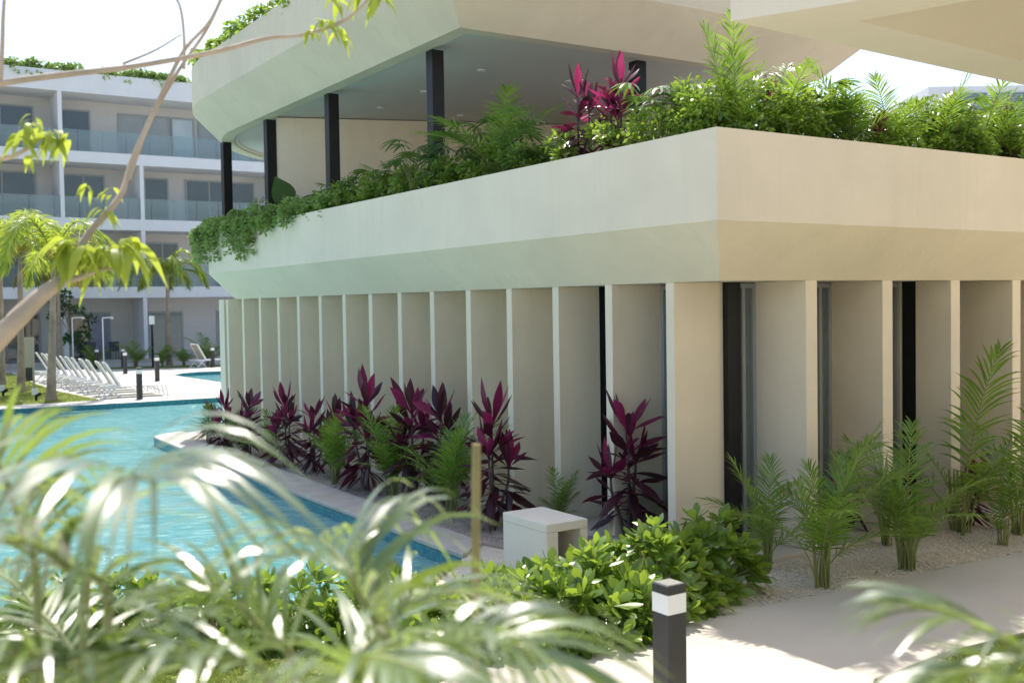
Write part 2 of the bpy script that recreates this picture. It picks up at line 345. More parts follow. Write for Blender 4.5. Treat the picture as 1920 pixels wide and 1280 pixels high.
grass('far_lawn_grass', P2([G(-30, 762), G(186, 750), G(105, 733), G(66, 720), G(40, 707), G(-30, 702)]), 20000, .07)
# loose stones over the gravel and the bed
def stones(name, quad, n, r0, r1, mat):
    Q = QB(); a = rng.random((n, 2)); q = [np.array(tuple(x)) for x in quad]
    c = (q[0][None]*(1-a[:, :1])+q[1][None]*a[:, :1])*(1-a[:, 1:])+(q[3][None]*(1-a[:, :1])+q[2][None]*a[:, :1])*a[:, 1:]
    r = rng.uniform(r0, r1, n); oct_ = np.array([(1, 0, 0), (0, 1, 0), (-1, 0, 0), (0, -1, 0), (0, 0, .7), (0, 0, -.4)])
    ang = rng.uniform(0, 6.28, n); ca, sa = np.cos(ang), np.sin(ang); o = oct_[None]*(1+rng.uniform(-.3, .3, (n, 6, 1)))
    x = o[..., 0]*ca[:, None]-o[..., 1]*sa[:, None]; y = o[..., 0]*sa[:, None]+o[..., 1]*ca[:, None]
    V = np.stack([x, y, o[..., 2]], -1)*r[:, None, None]+c[:, None]; i = np.arange(n)[:, None]*6
    fs = np.array([(0, 1, 4, 4), (1, 2, 4, 4), (2, 3, 4, 4), (3, 0, 4, 4)])
    Q.v.append(V.reshape(-1, 3)); tri = (i[..., None]+fs[None, :, :3]).reshape(-1, 3)
    me = bpy.data.meshes.new(name); me.from_pydata([tuple(p) for p in V.reshape(-1, 3)], [], [tuple(t) for t in tri.tolist()]); me.materials.append(MATS[mat]); me.update()
    tag(put(me, name), kind='stuff')
stones('gravel_stones', [ST(-1.3, -.8, .012), ST(-1.36, 6, .012), ST(-.05, 6, .012), ST(-.1, -.3, .012)], 6500, .008, .018, 'gravel')
stones('bed_stones', [ST(.5, -1.2, .016), ST(14, -1.1, .016), ST(14, -.05, .016), ST(.5, -.1, .016)], 3500, .008, .02, 'bed_sand')
rng = np.random.default_rng(5)
Ql = QB(); n = 170; q = np.array([tuple(ST(rng.uniform(-3.2, -.1), rng.uniform(-3.2, 5), .03)) if rng.random() < .45 else tuple(ST(rng.uniform(.5, 14), rng.uniform(-1.6, -.15), .06)) for k in range(n)])
d = unit(rdirs(n, -.1, .25)); Ql.strips(q, d, unit(np.cross(d, rng.normal(0, .25, (n, 3))+[0, 0, 1.])), rng.uniform(.03, .09, n), rng.uniform(.012, .03, n), -.1, (.2, .8, 1, .6, .1)); tag(Ql.build('leaf_litter', 'dry_frond'), kind='stuff')
# ================================================================== PAVILION (the main building)
def outline(segs, o, z): return [ST(s+ds*o, t+dt*o, z) for s, t, ds, dt in segs]
def arc(cs, ct, r, a0, a1, n):
    out = []
    for k in range(n+1):
        a = R(a0+(a1-a0)*k/n); out.append((cs+r*math.cos(a), ct+r*math.sin(a), math.cos(a), math.sin(a)))   # angle from +s toward +t
    return out
bld = thing('pavilion', 'cream two-storey pavilion with planted balcony, black columns and a row of vertical fins', 'building', ST(0, 0))
def part(pb, name, mat, **k): return pb.build(name, mat, bld, rel=CC, **k)
RL = 1.5; LS = 16.42
low = [(0, 14, -1, 1), (0, 0, -1, -1)]+arc(LS-RL, RL, RL, -90, 0, 20)+[(LS, 14, 1, 1)]
b = PB(); b.rings([outline(low, .42, 4.2), outline(low, .42, 4.4387), outline(low, .5625, 4.4387), outline(low, .5625, 3.5616), outline(low, 0, 3.0)]); part(b, 'planter_band', 'stucco')
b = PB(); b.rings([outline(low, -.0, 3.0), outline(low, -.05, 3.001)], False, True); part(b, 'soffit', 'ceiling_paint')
b = PB(); b.rings([outline(low, .42, 4.25), outline(low, .41, 4.25)], False, True); part(b, 'planter_soil', 'soil')
b = PB(); b.sbox(.35, 15.6, .35, 13.5, 4.2, 4.30); part(b, 'terrace_floor', 'dark_tile')
# fins
for k in range(15):
    s0 = .70+1.0722*k; b = PB(); b.sbox(s0, s0+.13, 0, .80, .06, 3.0); part(b, 'fin', 'stucco', bevel=.006)
for k in range(9):
    t0 = 1.28+1.285*k; b = PB(); b.sbox(0, .80, t0, t0+.18, .06, 3.0); part(b, 'fin', 'stucco', bevel=.006)
b = PB(); b.sbox(2.95, LS-.1, .80, .95, .06, 3.0); part(b, 'window_wall', 'stucco')
b = PB(); b.sbox(LS-.36, LS-.003, .02, 14, .0, 3.0); part(b, 'end_wall', 'stucco')
b = PB(); b.sbox(-.08, LS+.05, -.08, 14, -.02, .06); part(b, 'plinth', 'path_concrete', bevel=.01)
b = PB(); b.sbox(5.6, 5.75, .96, 14, .06, 3.0); part(b, 'inner_wall', 'stucco')
def window(s0, s1, t0, t1, face):
    z0, z1, fw = .06, 2.985, .05
    f = PB()
    if face == 'left':
        for a, c in ((s0, s0+fw), (s1-fw, s1)): f.sbox(a, c, t0, t0+.08, z0, z1)
        for a, c in ((z0, z0+fw), (z1-fw, z1)): f.sbox(s0+fw, s1-fw, t0, t0+.08, a, c)
        g = PB(); g.sbox(s0+fw, s1-fw, t0+.035, t0+.045, z0+fw, z1-fw)
    else:
        for a, c in ((t0, t0+fw), (t1-fw, t1), (t1-.22, t1-.17)): f.sbox(s0, s0+.08, a, c, z0, z1)
        for a, c in ((z0, z0+fw), (z1-fw, z1)): f.sbox(s0, s0+.08, t0+fw, t1-.22, a, c); f.sbox(s0, s0+.08, t1-.17, t1-fw, a, c)
        g = PB(); g.sbox(s0+.035, s0+.045, t0+fw, t1-fw, z0+fw, z1-fw)
    w_ = part(f, 'window', 'aluminium'); p = g.build('pane', 'clear_glass', w_, rel=CC)
for k in range(2): window(.83+1.0722*k, .70+1.0722*(k+1), .74, .8, 'left')
for k in range(8): window(.74, .8, (1.46+1.285*(k-1)) if k else .92, 1.28+1.285*k, 'right')
for q in ((.62, .82, .72, .92), (2.838, 2.98, .64, .795), (.50, .70, 3.842, 4.038)):
    b = PB(); b.sbox(*q, .06, 3.002); part(b, 'column', 'black_steel', bevel=.006)
# upper floor
for s, t in ((6.15, .14), (9.92, .1), (12.96, .06), (16.24, .22), (18.5, 2.1), (5.21, 3.29), (7.6, 6.35)):
    b = PB(); b.sbox(s-.1, s+.1, t-.1, t+.1, 4.26, 6.605); part(b, 'column', 'black_steel', bevel=.006)
b = PB(); wl = [ST(12.88, .16), ST(10.7, 6.4), ST(10.9, 6.45), ST(13.08, .2)]; b.prism([(q.x, q.y) for q in wl], 4.3, 6.655); part(b, 'terrace_wall', 'stucco')
b = PB(); b.sbox(7.9, 10.75, 6.42, 6.62, 4.3, 6.655); part(b, 'terrace_wall', 'stucco')  # side wall added to keep light out and darken the terrace
ro = [(21, 7.0, 1, 1)]+[(4.76, 7.0, -1, 1), (4.76, -.23, -1, -1)]+arc(14.3, 5.17, 5.4, -90, 0, 40)
ro = [(19.7, 7.0, 1, 1)]+ro[1:]
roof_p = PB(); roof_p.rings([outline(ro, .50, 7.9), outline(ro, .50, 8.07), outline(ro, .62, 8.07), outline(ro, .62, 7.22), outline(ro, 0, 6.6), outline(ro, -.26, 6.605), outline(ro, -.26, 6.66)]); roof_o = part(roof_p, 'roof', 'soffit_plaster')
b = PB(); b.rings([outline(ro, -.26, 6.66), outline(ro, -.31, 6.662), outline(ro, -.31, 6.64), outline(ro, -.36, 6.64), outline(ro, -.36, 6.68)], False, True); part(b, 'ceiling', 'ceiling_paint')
b = PB(); b.rings([outline(ro, .5, 7.92), outline(ro, .49, 7.92)], False, True); part(b, 'roof_deck', 'soil')
for s_, t_ in ((7.2, 1.6), (7.2, 3.4), (9.2, 1.6), (9.2, 3.4), (9.2, 5.2), (11.0, 1.6), (11.0, 3.4), (6.0, 5.2)):
    b = PB(); q = ST(s_, t_, 6.66); b.bar(q, q+Vector((0, 0, .03)), .07, 12); part(b, 'downlight', 'white_metal')
# (terrace fittings above)
# furniture glimpsed through the glass
tb = thing('bar_table', 'dark table standing inside behind the glass between the fins', 'table', ST(1.9, 3.2, .06))
b = PB(); b.box((-.5, -.3, .98), (.5, .3, 1.03)); b.build('tabletop', 'dark_object', tb)
b = PB(); b.bar((0, 0, 0), (0, 0, .98), .05); b.build('leg', 'dark_object', tb)
# ================================================================== near canopy overhead
z1 = 4.5
can = thing('canopy', 'cream concrete canopy corner hanging overhead at the near edge of the garden', 'canopy', ST(-3.2, -3, z1))
a0 = st_of(G(1370, 40, z1)); a1 = (st_of(G(1920, 163, z1))[0]+.15, 3.2); a2 = (a0[0]-.73*6.2, a0[1]+.35*6.2); a3 = (a2[0], 3.2)
i0 = st_of(G(1610, 40, z1)); i1 = (st_of(G(1920, 115, z1))[0]+.2, 2.7); i2 = (i0[0]-.65*5, i0[1]+.21*5); i3 = (i2[0]-.1, 2.7)
mk = lambda q, z: [ST(x[0], x[1], z) for x in q]
b = PB(); b.rings([mk([a0, a1, a3, a2], 5.5), mk([a0, a1, a3, a2], z1), mk([i0, i1, i3, i2], z1)], True, False); b.build('edge_beam', 'canopy_paint', can, rel=ST(-3.2, -3, z1))
b = PB(); b.sbox(-7.9, -7.6, -3.4, 14, 0, 8.5); b.build('wall', 'stucco', can, rel=ST(-3.2, -3, z1))  # unseen wall behind the camera, added to bounce sun onto the fins
j0 = (i0[0]-.7, i0[1]+.75)
b = PB(); b.rings([mk([i0, i1, i3, i2], z1), mk([j0, (i1[0]-.7, 2.2), (i3[0]+.5, 2.2), (i2[0]+.4, i2[1]+.9)], z1+.45)], False, True); b.build('ceiling', 'canopy_recess_shade', can, rel=ST(-3.2, -3, z1))
# ================================================================== HOTEL behind the pool
hot = thing('hotel', 'long white four-storey hotel block with glass balcony rails and planted roof edge', 'building', ST(50, 3))
HB = ST(50, 3)
def hp(pb, name, mat, parent=None, **k): return pb.build(name, mat, parent or hot, rel=HB, **k)
T0, T1, S0 = -22, 30, 50.0; SB = S0+2.4
for z0, z1_ in ((3.44, 4.02), (6.98, 7.56), (10.40, 10.97), (13.95, 14.98)):
    b = PB(); b.sbox(S0, S0+10, T0, T1, z0, z1_); hp(b, 'floor_slab' if z1_ < 14 else 'roof', 'hotel_paint')
b = PB(); b.sbox(SB, SB+.2, T0, T1, 0, 13.95); hp(b, 'back_wall', 'hotel_wall')
b = PB(); b.sbox(S0+.2, SB, T0, T1, -.02, .2); hp(b, 'porch_floor', 'coping_stone')
lev = [(.2, 3.44), (4.02, 6.98), (7.56, 10.40), (10.97, 13.95)]
WIN = [[(-1.3, 1.85, 'ww'), (3.4, 5.4, 'wc'), (7.5, 9.3, 'tt'), (11.3, 13.3, 'ww')], [(-1.3, 1.85, 'tt'), (3.2, 5.3, 'ww'), (7.44, 9.15, 'ww'), (11.3, 13.3, 'ww')],
       [(-1.3, 1.85, 'ww'), (3.2, 5.3, 'ww'), (7.44, 8.68, 'w'), (9.7, 13.6, 'www')], [(-1.3, 1.85, 'ww'), (3.2, 4.65, 'w'), (6.15, 8.85, 'pp'), (9.0, 10.2, 's'), (10.5, 13.5, 'pps')]]
KIND = dict(w='window_glass', t='teal_glass', p='pale_glass', s='sky_glass', c='curtain')
for fl, (z0, z1_) in enumerate(lev):
    for t in (-9.1, -5.15, -1.2, 2.76, 6.72, 14.6, 18.6):
        if fl == 3 and 4 < t < 10: continue
        b = PB(); b.sbox(S0+.02, SB, t-.1, t+.1, z0, z1_); hp(b, 'dividing_wall', 'hotel_paint')
    for a, e_, ks in WIN[fl]:
        fr = PB(); fw = .09; top = z0+2.5; cuts = list(np.linspace(a, e_, len(ks)+1))
        for q in cuts: fr.sbox(SB-.08, SB, q-fw/2, q+fw/2, z0+.02, top)
        for q, r_ in zip(cuts, cuts[1:]):
            fr.sbox(SB-.08, SB, q+fw/2, r_-fw/2, top-fw, top); fr.sbox(SB-.08, SB, q+fw/2, r_-fw/2, z0+.02, z0+.09)
        wf = hp(fr, 'window', 'aluminium')
        for kd, q, r_ in zip(ks, cuts, cuts[1:]):
            g = PB(); g.sbox(SB-.05, SB-.03, q+fw/2, r_-fw/2, z0+.09, top-fw); hp(g, 'pane', KIND[kd], wf)
    if fl:
        for j in range(22):
            q = -6+j*1.2; g = PB(); g.sbox(S0+.06, S0+.08, q, q+1.17, z0-.02, z0+1.1); hp(g, 'rail_panel', 'rail_glass')
b = PB(); b.sbox(S0+9.8, S0+10.05, T0, T1, 0, 13.95); hp(b, 'rear_wall', 'hotel_wall')
b = PB(); b.sbox(S0+3, S0+8, T0, 14, 14.98, 15.75); hp(b, 'roof_plant_room', 'hotel_paint')
def chair(s_, t_, z_, rot, lab, first=[None]):
    if first[0]: return dup(first[0], ST(s_, t_, z_), rot, lab)
    o = thing('porch_chair', lab, 'chair', ST(s_, t_, z_), rot, 'dark chairs on the hotel porch'); first[0] = o
    b = PB(); b.box((-.26, -.26, .40), (.26, .26, .45)); b.build('seat', 'dark_fabric', o)
    b = PB(); b.box((-.26, .22, .45), (.26, .27, .92)); b.build('backrest', 'dark_fabric', o)
    for x in (-.23, .23):
        for y in (-.23, .23): b = PB(); b.bar((x, y, 0), (x, y, .40), .02); b.build('leg', 'charcoal', o)
    return o
chair(51.3, 4.3, .2, ROT+.3, 'dark chair on the ground porch before the purple curtain')
chair(51.4, 5.3, .2, ROT-.5, 'dark chair on the ground porch right of the purple curtain')
# distant blue louvred block on the right
fb = thing('louvred_block', 'pale blue far block with horizontal louvres seen past the planter on the right', 'building', D(1850, 180, 48), 0)
fb.location.z = 0; fx = fb.location
b = PB(); b.box((-2.6, 0, 0), (9, 8, 12.2)); b.build('wall', 'hotel_paint', fb)
for x0 in (-1.9, .2, 2.3, 4.4):
    b = PB(); [b.box((x0, -.06, 10.0+.12*k), (x0+1.9, -.01, 10.08+.12*k)) for k in range(16)]; b.build('louvre', 'teal_glass', fb)
# ================================================================== plant meshes
def frond_geo(Q, rach, n, L, W, ang=52, vee=14, droop=.35, start=.25, lm=0, sm=1, rad=.009, taper=(.45, .75), tint=None, prof=(.5, 1, .9, .55, .05), jit=.06):
    c = curve(rach, 26); K = len(c); T = unit(np.gradient(c, axis=0)); ar = np.linspace(0, 1, K)
    Q.tube(c, np.linspace(rad, rad*.25, K), 5, sm, .5)
    p = np.linspace(start, .995, n)
    ip = lambda A: np.stack([np.interp(p, ar, A[:, k]) for k in range(3)], 1)
    for sg in (-1, 1):
        pos = ip(c); t = unit(ip(T)); up = np.array([0, 0, 1.])-t*t[:, 2:3]; bad = np.linalg.norm(up, axis=1) < .15
        up[bad] = np.array([1, 0, 0.])-t[bad]*t[bad][:, :1]; up = unit(up); sd = np.cross(t, up)*sg
        q = (p-start)/(1-start); a = np.radians(ang*(1-.62*q)+rng.normal(0, 4, n)); v = np.radians(vee+rng.normal(0, 6, n))
        d = unit(t*np.cos(a)[:, None]+(sd*np.cos(v)[:, None]+up*np.sin(v)[:, None])*np.sin(a)[:, None]+rng.normal(0, jit, (n, 3)))
        ln = L*(taper[0]+(1-taper[0])*np.sin(np.pi*np.clip(q*.8+.18, 0, 1)))*rng.uniform(.88, 1.08, n)*np.where(q > .8, 1-(q-.8)*taper[1]*2, 1)
        nr = unit(up*np.cos(v)[:, None]-sd*np.sin(v)[:, None]); side = unit(np.cross(d, nr))
        Q.strips(pos, d, side, ln, W, droop*rng.uniform(.7, 1.3, n), prof, tint, lm)
def rachis(h, out, arch, az=0., n=7):
    t = np.linspace(0, 1, n); r = out*(.10*t+.90*t**1.9); z = h*(t*(1+arch)-arch*t**2.4)
    return np.stack([r*math.cos(az), r*math.sin(az), z], 1)
ARECA = []
for i, (h, out, arch) in enumerate(((1.0, .34, .10), (.88, .58, .30), (.96, .20, .04), (.66, .78, .55), (.78, .62, .30), (.48, .70, .5))):
    Q = QB(); frond_geo(Q, rachis(h, out, arch), 25, .33, .0155, 60, 14, .30, .34, rad=.0075, taper=(.5, .8), jit=.03); ARECA.append(Q.mesh('frond', ['areca_leaf', 'cane']))
Q = QB()
for k in range(6):
    a = rng.uniform(0, 6.28); r = rng.uniform(.008, .05); b0 = np.array([r*math.cos(a), r*math.sin(a), 0]); Q.tube([b0, b0*1.6+[0, 0, .2], b0*1.9+[0, 0, .34]], [.012, .010, .006], 6)
CANES = Q.mesh('stems', 'cane')
def areca(loc, h, n, label, seed, group=None, kinds=(0, 1, 2, 3, 4, 5), spread=1., nm='areca_palm'):
    r = np.random.default_rng(seed); o = thing(nm, label, 'palm', loc, r.uniform(0, 6.28), group)
    put(CANES, 'stems', o, (0, 0, 0), 0, (h, h, h))
    for k in range(n):
        f = put(ARECA[kinds[k % len(kinds)]], 'frond', o, (r.uniform(-.06, .06)*h, r.uniform(-.06, .06)*h, 0), 6.283*k/n*2.4+r.uniform(-.3, .3)); q = h*(1.0 if k < 2 else r.uniform(.55, .98)); f.scale = (q*spread, q*spread, q)
    return o
# ti plants
TI = []
for i in range(3):
    Qs, Qd, Qb = QB(), QB(), QB(); heads = ((0, 0, 1.0), (.12, .05, .72), (-.1, .1, .58)) if i != 1 else ((0, 0, 1.0), (.1, -.08, .8))
    for x, y, hh in heads:
        st_ = curve([(x*.2, y*.2, 0), (x*.5, y*.6, hh*.3), (x*.9, y, hh*.55), (x, y, hh*.72)], 10); Qs.tube(st_, np.linspace(.016, .009, 10), 6)
        n = 38 if hh > .9 else 20
        q = np.sort(rng.random(n)); q[-8:] = 1; z = hh*(.26+.46*q); pos = np.stack([np.interp(z, st_[:, 2], st_[:, k]) for k in range(3)], 1)
        a = np.arange(n)*2.4+rng.normal(0, .25, n); el = np.radians(-16+80*q**1.1+rng.normal(0, 12, n)); el = np.minimum(el, R(80))
        d = np.stack([np.cos(a)*np.cos(el), np.sin(a)*np.cos(el), np.sin(el)], 1); hs = np.stack([-np.sin(a), np.cos(a), 0*a], 1)
        side = unit(hs+rng.normal(0, .38, (n, 3))); L = hh**.35*rng.uniform(.29, .43, n)*np.where(q > .97, 1.05, 1); br = (q > .62) & (rng.random(n) < .50) | (rng.random(n) < .07)
        for QQ, mk_ in ((Qd, ~br), (Qb, br)):
            QQ.strips(pos[mk_], d[mk_], side[mk_], L[mk_], L[mk_]*.24, rng.uniform(.15, .5, n)[mk_]*np.cos(el[mk_]), (.16, .22, .62, 1, .95, .55, .04), fold=.16)
    TI.append((Qs.mesh('stem', 'dark_cane'), Qd.mesh('dark_leaves', 'purple_leaf'), Qb.mesh('bright_leaves', 'magenta_leaf')))
def ti(loc, h, var, rot, label, group='dark red ti plants'):
    o = thing('ti_plant', label, 'ti plant', loc, rot, group, h)
    o.scale = (h*.86, h*.86, h)
    for me in TI[var]: put(me, me.name.split('.')[0], o)
    return o
# fan palms
FAN = []
for i in range(2):
    Qs, Ql = QB(), QB()
    for k in range(16):
        a = rng.uniform(0, 6.28); h = rng.uniform(.3, .95); r = rng.uniform(.1, .42); tip = np.array([r*math.cos(a), r*math.sin(a), h]); Qs.tube(curve([(0, 0, 0), tip*[.35, .35, .6], tip], 6), .006, 5)
        out = unit(np.array([math.cos(a), math.sin(a), rng.uniform(-.1, .7)])); sd = unit(np.cross(out, [0, 0, 1])); nb = 10; th = np.radians(np.linspace(-105, 105, nb))
        d = out[None]*np.cos(th)[:, None]+sd[None]*np.sin(th)[:, None]; nr = np.cross(sd, out); side = unit(np.cross(d, nr[None]))
        Ql.strips(np.repeat(tip[None], nb, 0), d, side, rng.uniform(.26, .34), .042, rng.uniform(.15, .5), (.25, .8, 1, .85, .3), tint=rng.random())
    FAN.append((Qs.mesh('stems', 'cane'), Ql.mesh('fan_leaves', 'fan_leaf')))
def fan(loc, h, var, rot, label, group='fan palms in the balcony planter'):
    o = thing('fan_palm', label, 'palm', loc, rot, group, h)
    for me in FAN[var]: put(me, me.name.split('.')[0], o)
    return o
OBOV = (.12, .3, .62, .95, .85, .2)
def rosettes(Q, ctr, ax, n, L, W, m=0, open_=(20, 75), tint=None):
    for c, a in zip(ctr, ax):
        a = unit(a); x = unit(np.cross(a, [.3, .8, .52])); y = np.cross(a, x); ph = np.arange(n)*2.4+rng.uniform(0, 6); e = np.radians(np.linspace(open_[0], open_[1], n)+rng.normal(0, 8, n))
        rd = x[None]*np.cos(ph)[:, None]+y[None]*np.sin(ph)[:, None]; d = a[None]*np.cos(e)[:, None]+rd*np.sin(e)[:, None]; side = np.cross(a[None], rd)+rng.normal(0, .2, (n, 3))
        Q.strips(np.repeat(c[None], n, 0), d, unit(side), L*rng.uniform(.7, 1.1, n), W*rng.uniform(.8, 1.1, n), rng.uniform(.0, .35, n), OBOV, np.clip(rng.uniform(.2, .9)+rng.normal(0, .18, n), 0, 1) if tint is None else tint, m, fold=.1)
# ================================================================== planted things: bed by the fins
def bedti(px, py, top, var, rot, label):
    p = G(px, py, .02); h = (py-top)/F*p.y*1.0; return ti(p, h*1.03, var, rot, label)
bedti(392, 828, 752, 1, .4, 'smallest dark red ti plant at the far tip of the bed by the pool')
bedti(424, 846, 740, 0, 1.2, 'ti plant second from the far tip of the bed, in front of the first fins')
bedti(470, 858, 735, 2, 2.2, 'slim purple ti plant third from the far tip of the bed')
bedti(537, 874, 730, 0, .9, 'dark ti plant with a tall spear between two small palms, fourth from the far tip')
bedti(590, 884, 752, 2, 3.9, 'shorter dark ti plant crowding the one with the tall spear')
bedti(634, 893, 752, 1, 5.0, 'bushy dark ti plant behind the round clump palm')
bedti(690, 918, 710, 0, 2.6, 'tall ti plant with bright magenta top, left of the wide double one')
bedti(775, 930, 722, 2, .2, 'wide magenta ti plant in the middle of the bed')
bedti(828, 938, 735, 1, 1.9, 'dark ti plant leaning right behind the wide magenta one')
bedti(925, 985, 738, 0, 4.1, 'large magenta ti plant left of the concrete bench block')
bedti(1180, 1012, 742, 2, .6, 'large ti plant with spreading bright pink leaves behind the hedge')
bedti(1598, 992, 832, 1, 2.0, 'low ti plant with pink leaves among the palms by the right wall')
bedti(1822, 985, 868, 0, 3.0, 'small ti plant hidden among palms at the right end of the gravel bed')
def bedpalm(px, py, top, n, label, seed, spread=1., kinds=(0, 1, 2, 3, 4, 5)):
    p = G(px, py, .01); return areca(p, (py-top)/F*p.y*(1.22 if px < 900 else 1.), n, label, seed, 'areca palms planted round the building', kinds, spread)
for i, (px, py, top, n, lab) in enumerate((
    (393, 829, 768, 12, 'tiny grassy palm clump at the far tip of the bed'), (432, 846, 778, 12, 'small yellow-green palm clump second from the far tip'),
    (458, 857, 783, 10, 'small dense palm clump between the far ti plants'), (508, 872, 790, 10, 'small palm clump before the ti plant with the tall spear'),
    (628, 907, 798, 18, 'round grassy palm clump standing alone at mid bed'), (738, 928, 788, 18, 'leafy palm clump in front of the wide magenta ti plant'),
    (848, 962, 806, 16, 'palm clump with one pale frond reaching left, beside the large magenta ti plant'),
    (1052, 985, 872, 12, 'small arching palm behind the concrete bench block'), (1278, 1010, 893, 12, 'low palm in front of the corner fin behind the hedge'),
    (1440, 1065, 850, 8, 'slim palm beside the black corner column'), (1543, 1100, 795, 12, 'full palm nearest the path in the gravel bed'),
    (1700, 1066, 800, 13, 'upright palm with bright central fronds in the gravel bed'), (1662, 1022, 850, 8, 'thin palm close against a fin, behind the upright one'),
    (1802, 998, 655, 7, 'tallest palm by the right wall with one frond arching left'), (1880, 1022, 880, 8, 'short bushy palm near the right end of the gravel bed'),
    (1912, 1002, 745, 6, 'tall palm at the far right end of the gravel bed'))):
    bedpalm(px, py, top, n, lab, 100+i, .95, (0, 2, 4, 3, 2, 1) if i in (4, 5) else (0, 5, 3, 5, 1, 5, 3) if i in (13, 15) else (0, 1, 2, 3, 4, 5))
# leaning board, bench block
p = ST(.93, .42, .06); o = thing('wooden_board', 'brown wooden board leaning upright against a fin behind the pink ti plant', 'board', p)
b = PB(); b.rings([[(-.09, -.02, 0), (.10, -.02, 0), (.10, .02, 0), (-.09, .02, 0)], [(.0, .05, 1.0), (.05, .05, 1.0), (.05, .09, 1.0), (.0, .09, 1.0)]], True, True); b.build('plank', 'wood', o, bevel=.005)
hb = .62; pc = G(1025, 983, hb); sc_, tc_ = st_of(pc)
o = thing('bench_block', 'white concrete block seat with an open side beside the hedge', 'bench', ST(sc_, tc_))
ls, lt = .80, .50; b = PB(); th_ = .085
rel = ST(sc_, tc_)
b.sbox(sc_, sc_+ls, tc_, tc_+th_+.05, 0, hb-.09); b.sbox(sc_, sc_+ls, tc_+lt-th_, tc_+lt, 0, hb-.09); b.sbox(sc_+ls-.08, sc_+ls, tc_+th_+.05, tc_+lt-th_, 0, hb-.09); b.build('side', 'bench_concrete', o, rel=rel)
b = PB(); b.sbox(sc_-.004, sc_+ls+.004, tc_-.004, tc_+lt+.004, hb-.09, hb); b.build('seat', 'bench_concrete', o, rel=rel, bevel=.01)
# hedge shrubs in front
def shrub(px, py, w_, h, n, label, seed, leafL=.19):
    global rng
    rng = np.random.default_rng(seed); p = G(px, py, .01); o = thing('hedge_shrub', label, 'shrub', p, 0, 'glossy hedge shrubs by the path')
    Qs, Ql = QB(), QB(); d = rdirs(n, -.05, 1); rr = rng.uniform(.62, 1, n)**.7; c = d*np.array([w_, w_*.8, h])*rr[:, None]; c[:, 2] = np.maximum(c[:, 2]*rng.uniform(.9, 1.08, n), .1)
    for q in c[::2]: Qs.tube(curve([(rng.normal(0, .05), rng.normal(0, .05), 0), q*[.4, .4, .55], q], 6), [.011, .01, .009, .008, .006, .004], 5)
    ax = unit(d*[1, 1, .6]+[0, 0, .45]); rosettes(Ql, c, ax, 10, leafL*1.18, leafL*.42)
    Qs.build('branches', 'twig', o); Ql.build('leaves', 'shrub_leaf', o)
shrub(1110, 1170, .52, .62, 60, 'glossy shrub in front of the concrete bench block', 21)
shrub(1225, 1150, .55, .80, 75, 'tallest glossy shrub at the middle of the hedge, behind the near bollard', 22)
shrub(1335, 1112, .45, .74, 60, 'shaded glossy shrub at the right end of the hedge by the black corner column', 23)
shrub(1180, 1190, .36, .46, 34, 'low drooping shrub at the path edge left of the near bollard', 24, .2)
shrub(985, 1215, .52, .62, 55, 'yellow-green sunlit shrub at the left end of the hedge', 25, .18)
shrub(1030, 1165, .42, .44, 48, 'sunlit shrub hiding the lower left corner of the concrete bench block', 31, .2)
shrub(930, 1165, .42, .40, 44, 'low sunlit shrub between the pool coping and the bench block', 32, .19)
shrub(1110, 1205, .42, .50, 44, 'broad-leaved shrub leaning over the path edge below the bench block', 33, .2)
shrub(720, 1200, .55, .55, 50, 'bright shrub right behind the fan of pale glaring leaflets', 34, .18)
shrub(400, 1215, .55, .55, 50, 'bright shrub between the two blurred near palms', 35, .18)
shrub(90, 1215, .55, .6, 50, 'bright shrub at the lower left corner behind the blurred palm', 36, .18)
shrub(850, 1225, .45, .50, 40, 'small sunlit shrub half hidden by the blurred near palm', 26, .17)
shrub(560, 1190, .55, .5, 45, 'bright shrub on the near pool bank behind the blurred fronds', 27, .17)
shrub(250, 1200, .5, .5, 45, 'bright leafy shrub on the near pool bank at the left', 28, .17)
rng = np.random.default_rng(11)
# ================================================================== balcony planter
ZP = 4.36
rimL = lambda s, t: ST(s, t, ZP)
def cloud(Q, cen, rad, n, L, W, zsq=.8, droop=.25, m=0):
    d = rdirs(n, -.5, 1); rr = rng.uniform(.45, 1, n)**.6; p = np.array(tuple(cen))+d*np.array([rad, rad, rad*zsq])*rr[:, None]
    dr = unit(d+rng.normal(0, .6, (n, 3))+[0, 0, .15]); side = unit(np.cross(dr, rng.normal(0, 1, (n, 3))+[0, 0, 1.2])); k = rng.uniform(.7, 1.2, n)
    Q.strips(p, dr, side, L*k, W*k, droop, (.25, .8, 1, .75, .08), np.clip(rng.uniform(.25, .8)+rng.normal(0, .2, n), 0, 1), m)
Qt = QB(); Qst = QB()
for k in range(165):                     # trailing shrubs at the far end
    s = rng.uniform(8.6, 16.6); t = rng.uniform(-.62, .2) if s < 16 else rng.uniform(-.5, 1.8); h = rng.uniform(.02, .42)*rng.uniform(.4, 1.15); cloud(Qt, ST(s, t, ZP+h), rng.uniform(.10, .25), 90, rng.choice([.065, .085, .10]), .05)
for k in range(44):                      # hanging tails
    s = 10.2+6.6*rng.random()**.7; L_ = rng.uniform(.1, .62)*min(1, (s-9.6)/3); t = -.63 if s < 15.6 else -.63+((s-15.6)**2)*.45
    a = np.array(tuple(ST(s, t+.12, ZP+.12))); e = np.array(tuple(ST(s+rng.uniform(-.2, .2), t-.05, ZP+.05-L_))); mid = np.array(tuple(ST(s, t-.1, ZP+.12)))
    c = curve([a, mid, e], 8); Qst.tube(c, .004, 4)
    wd_ = rng.uniform(.04, .12)
    for q in c[2:]: cloud(Qt, q, wd_, 20, .075, .05)
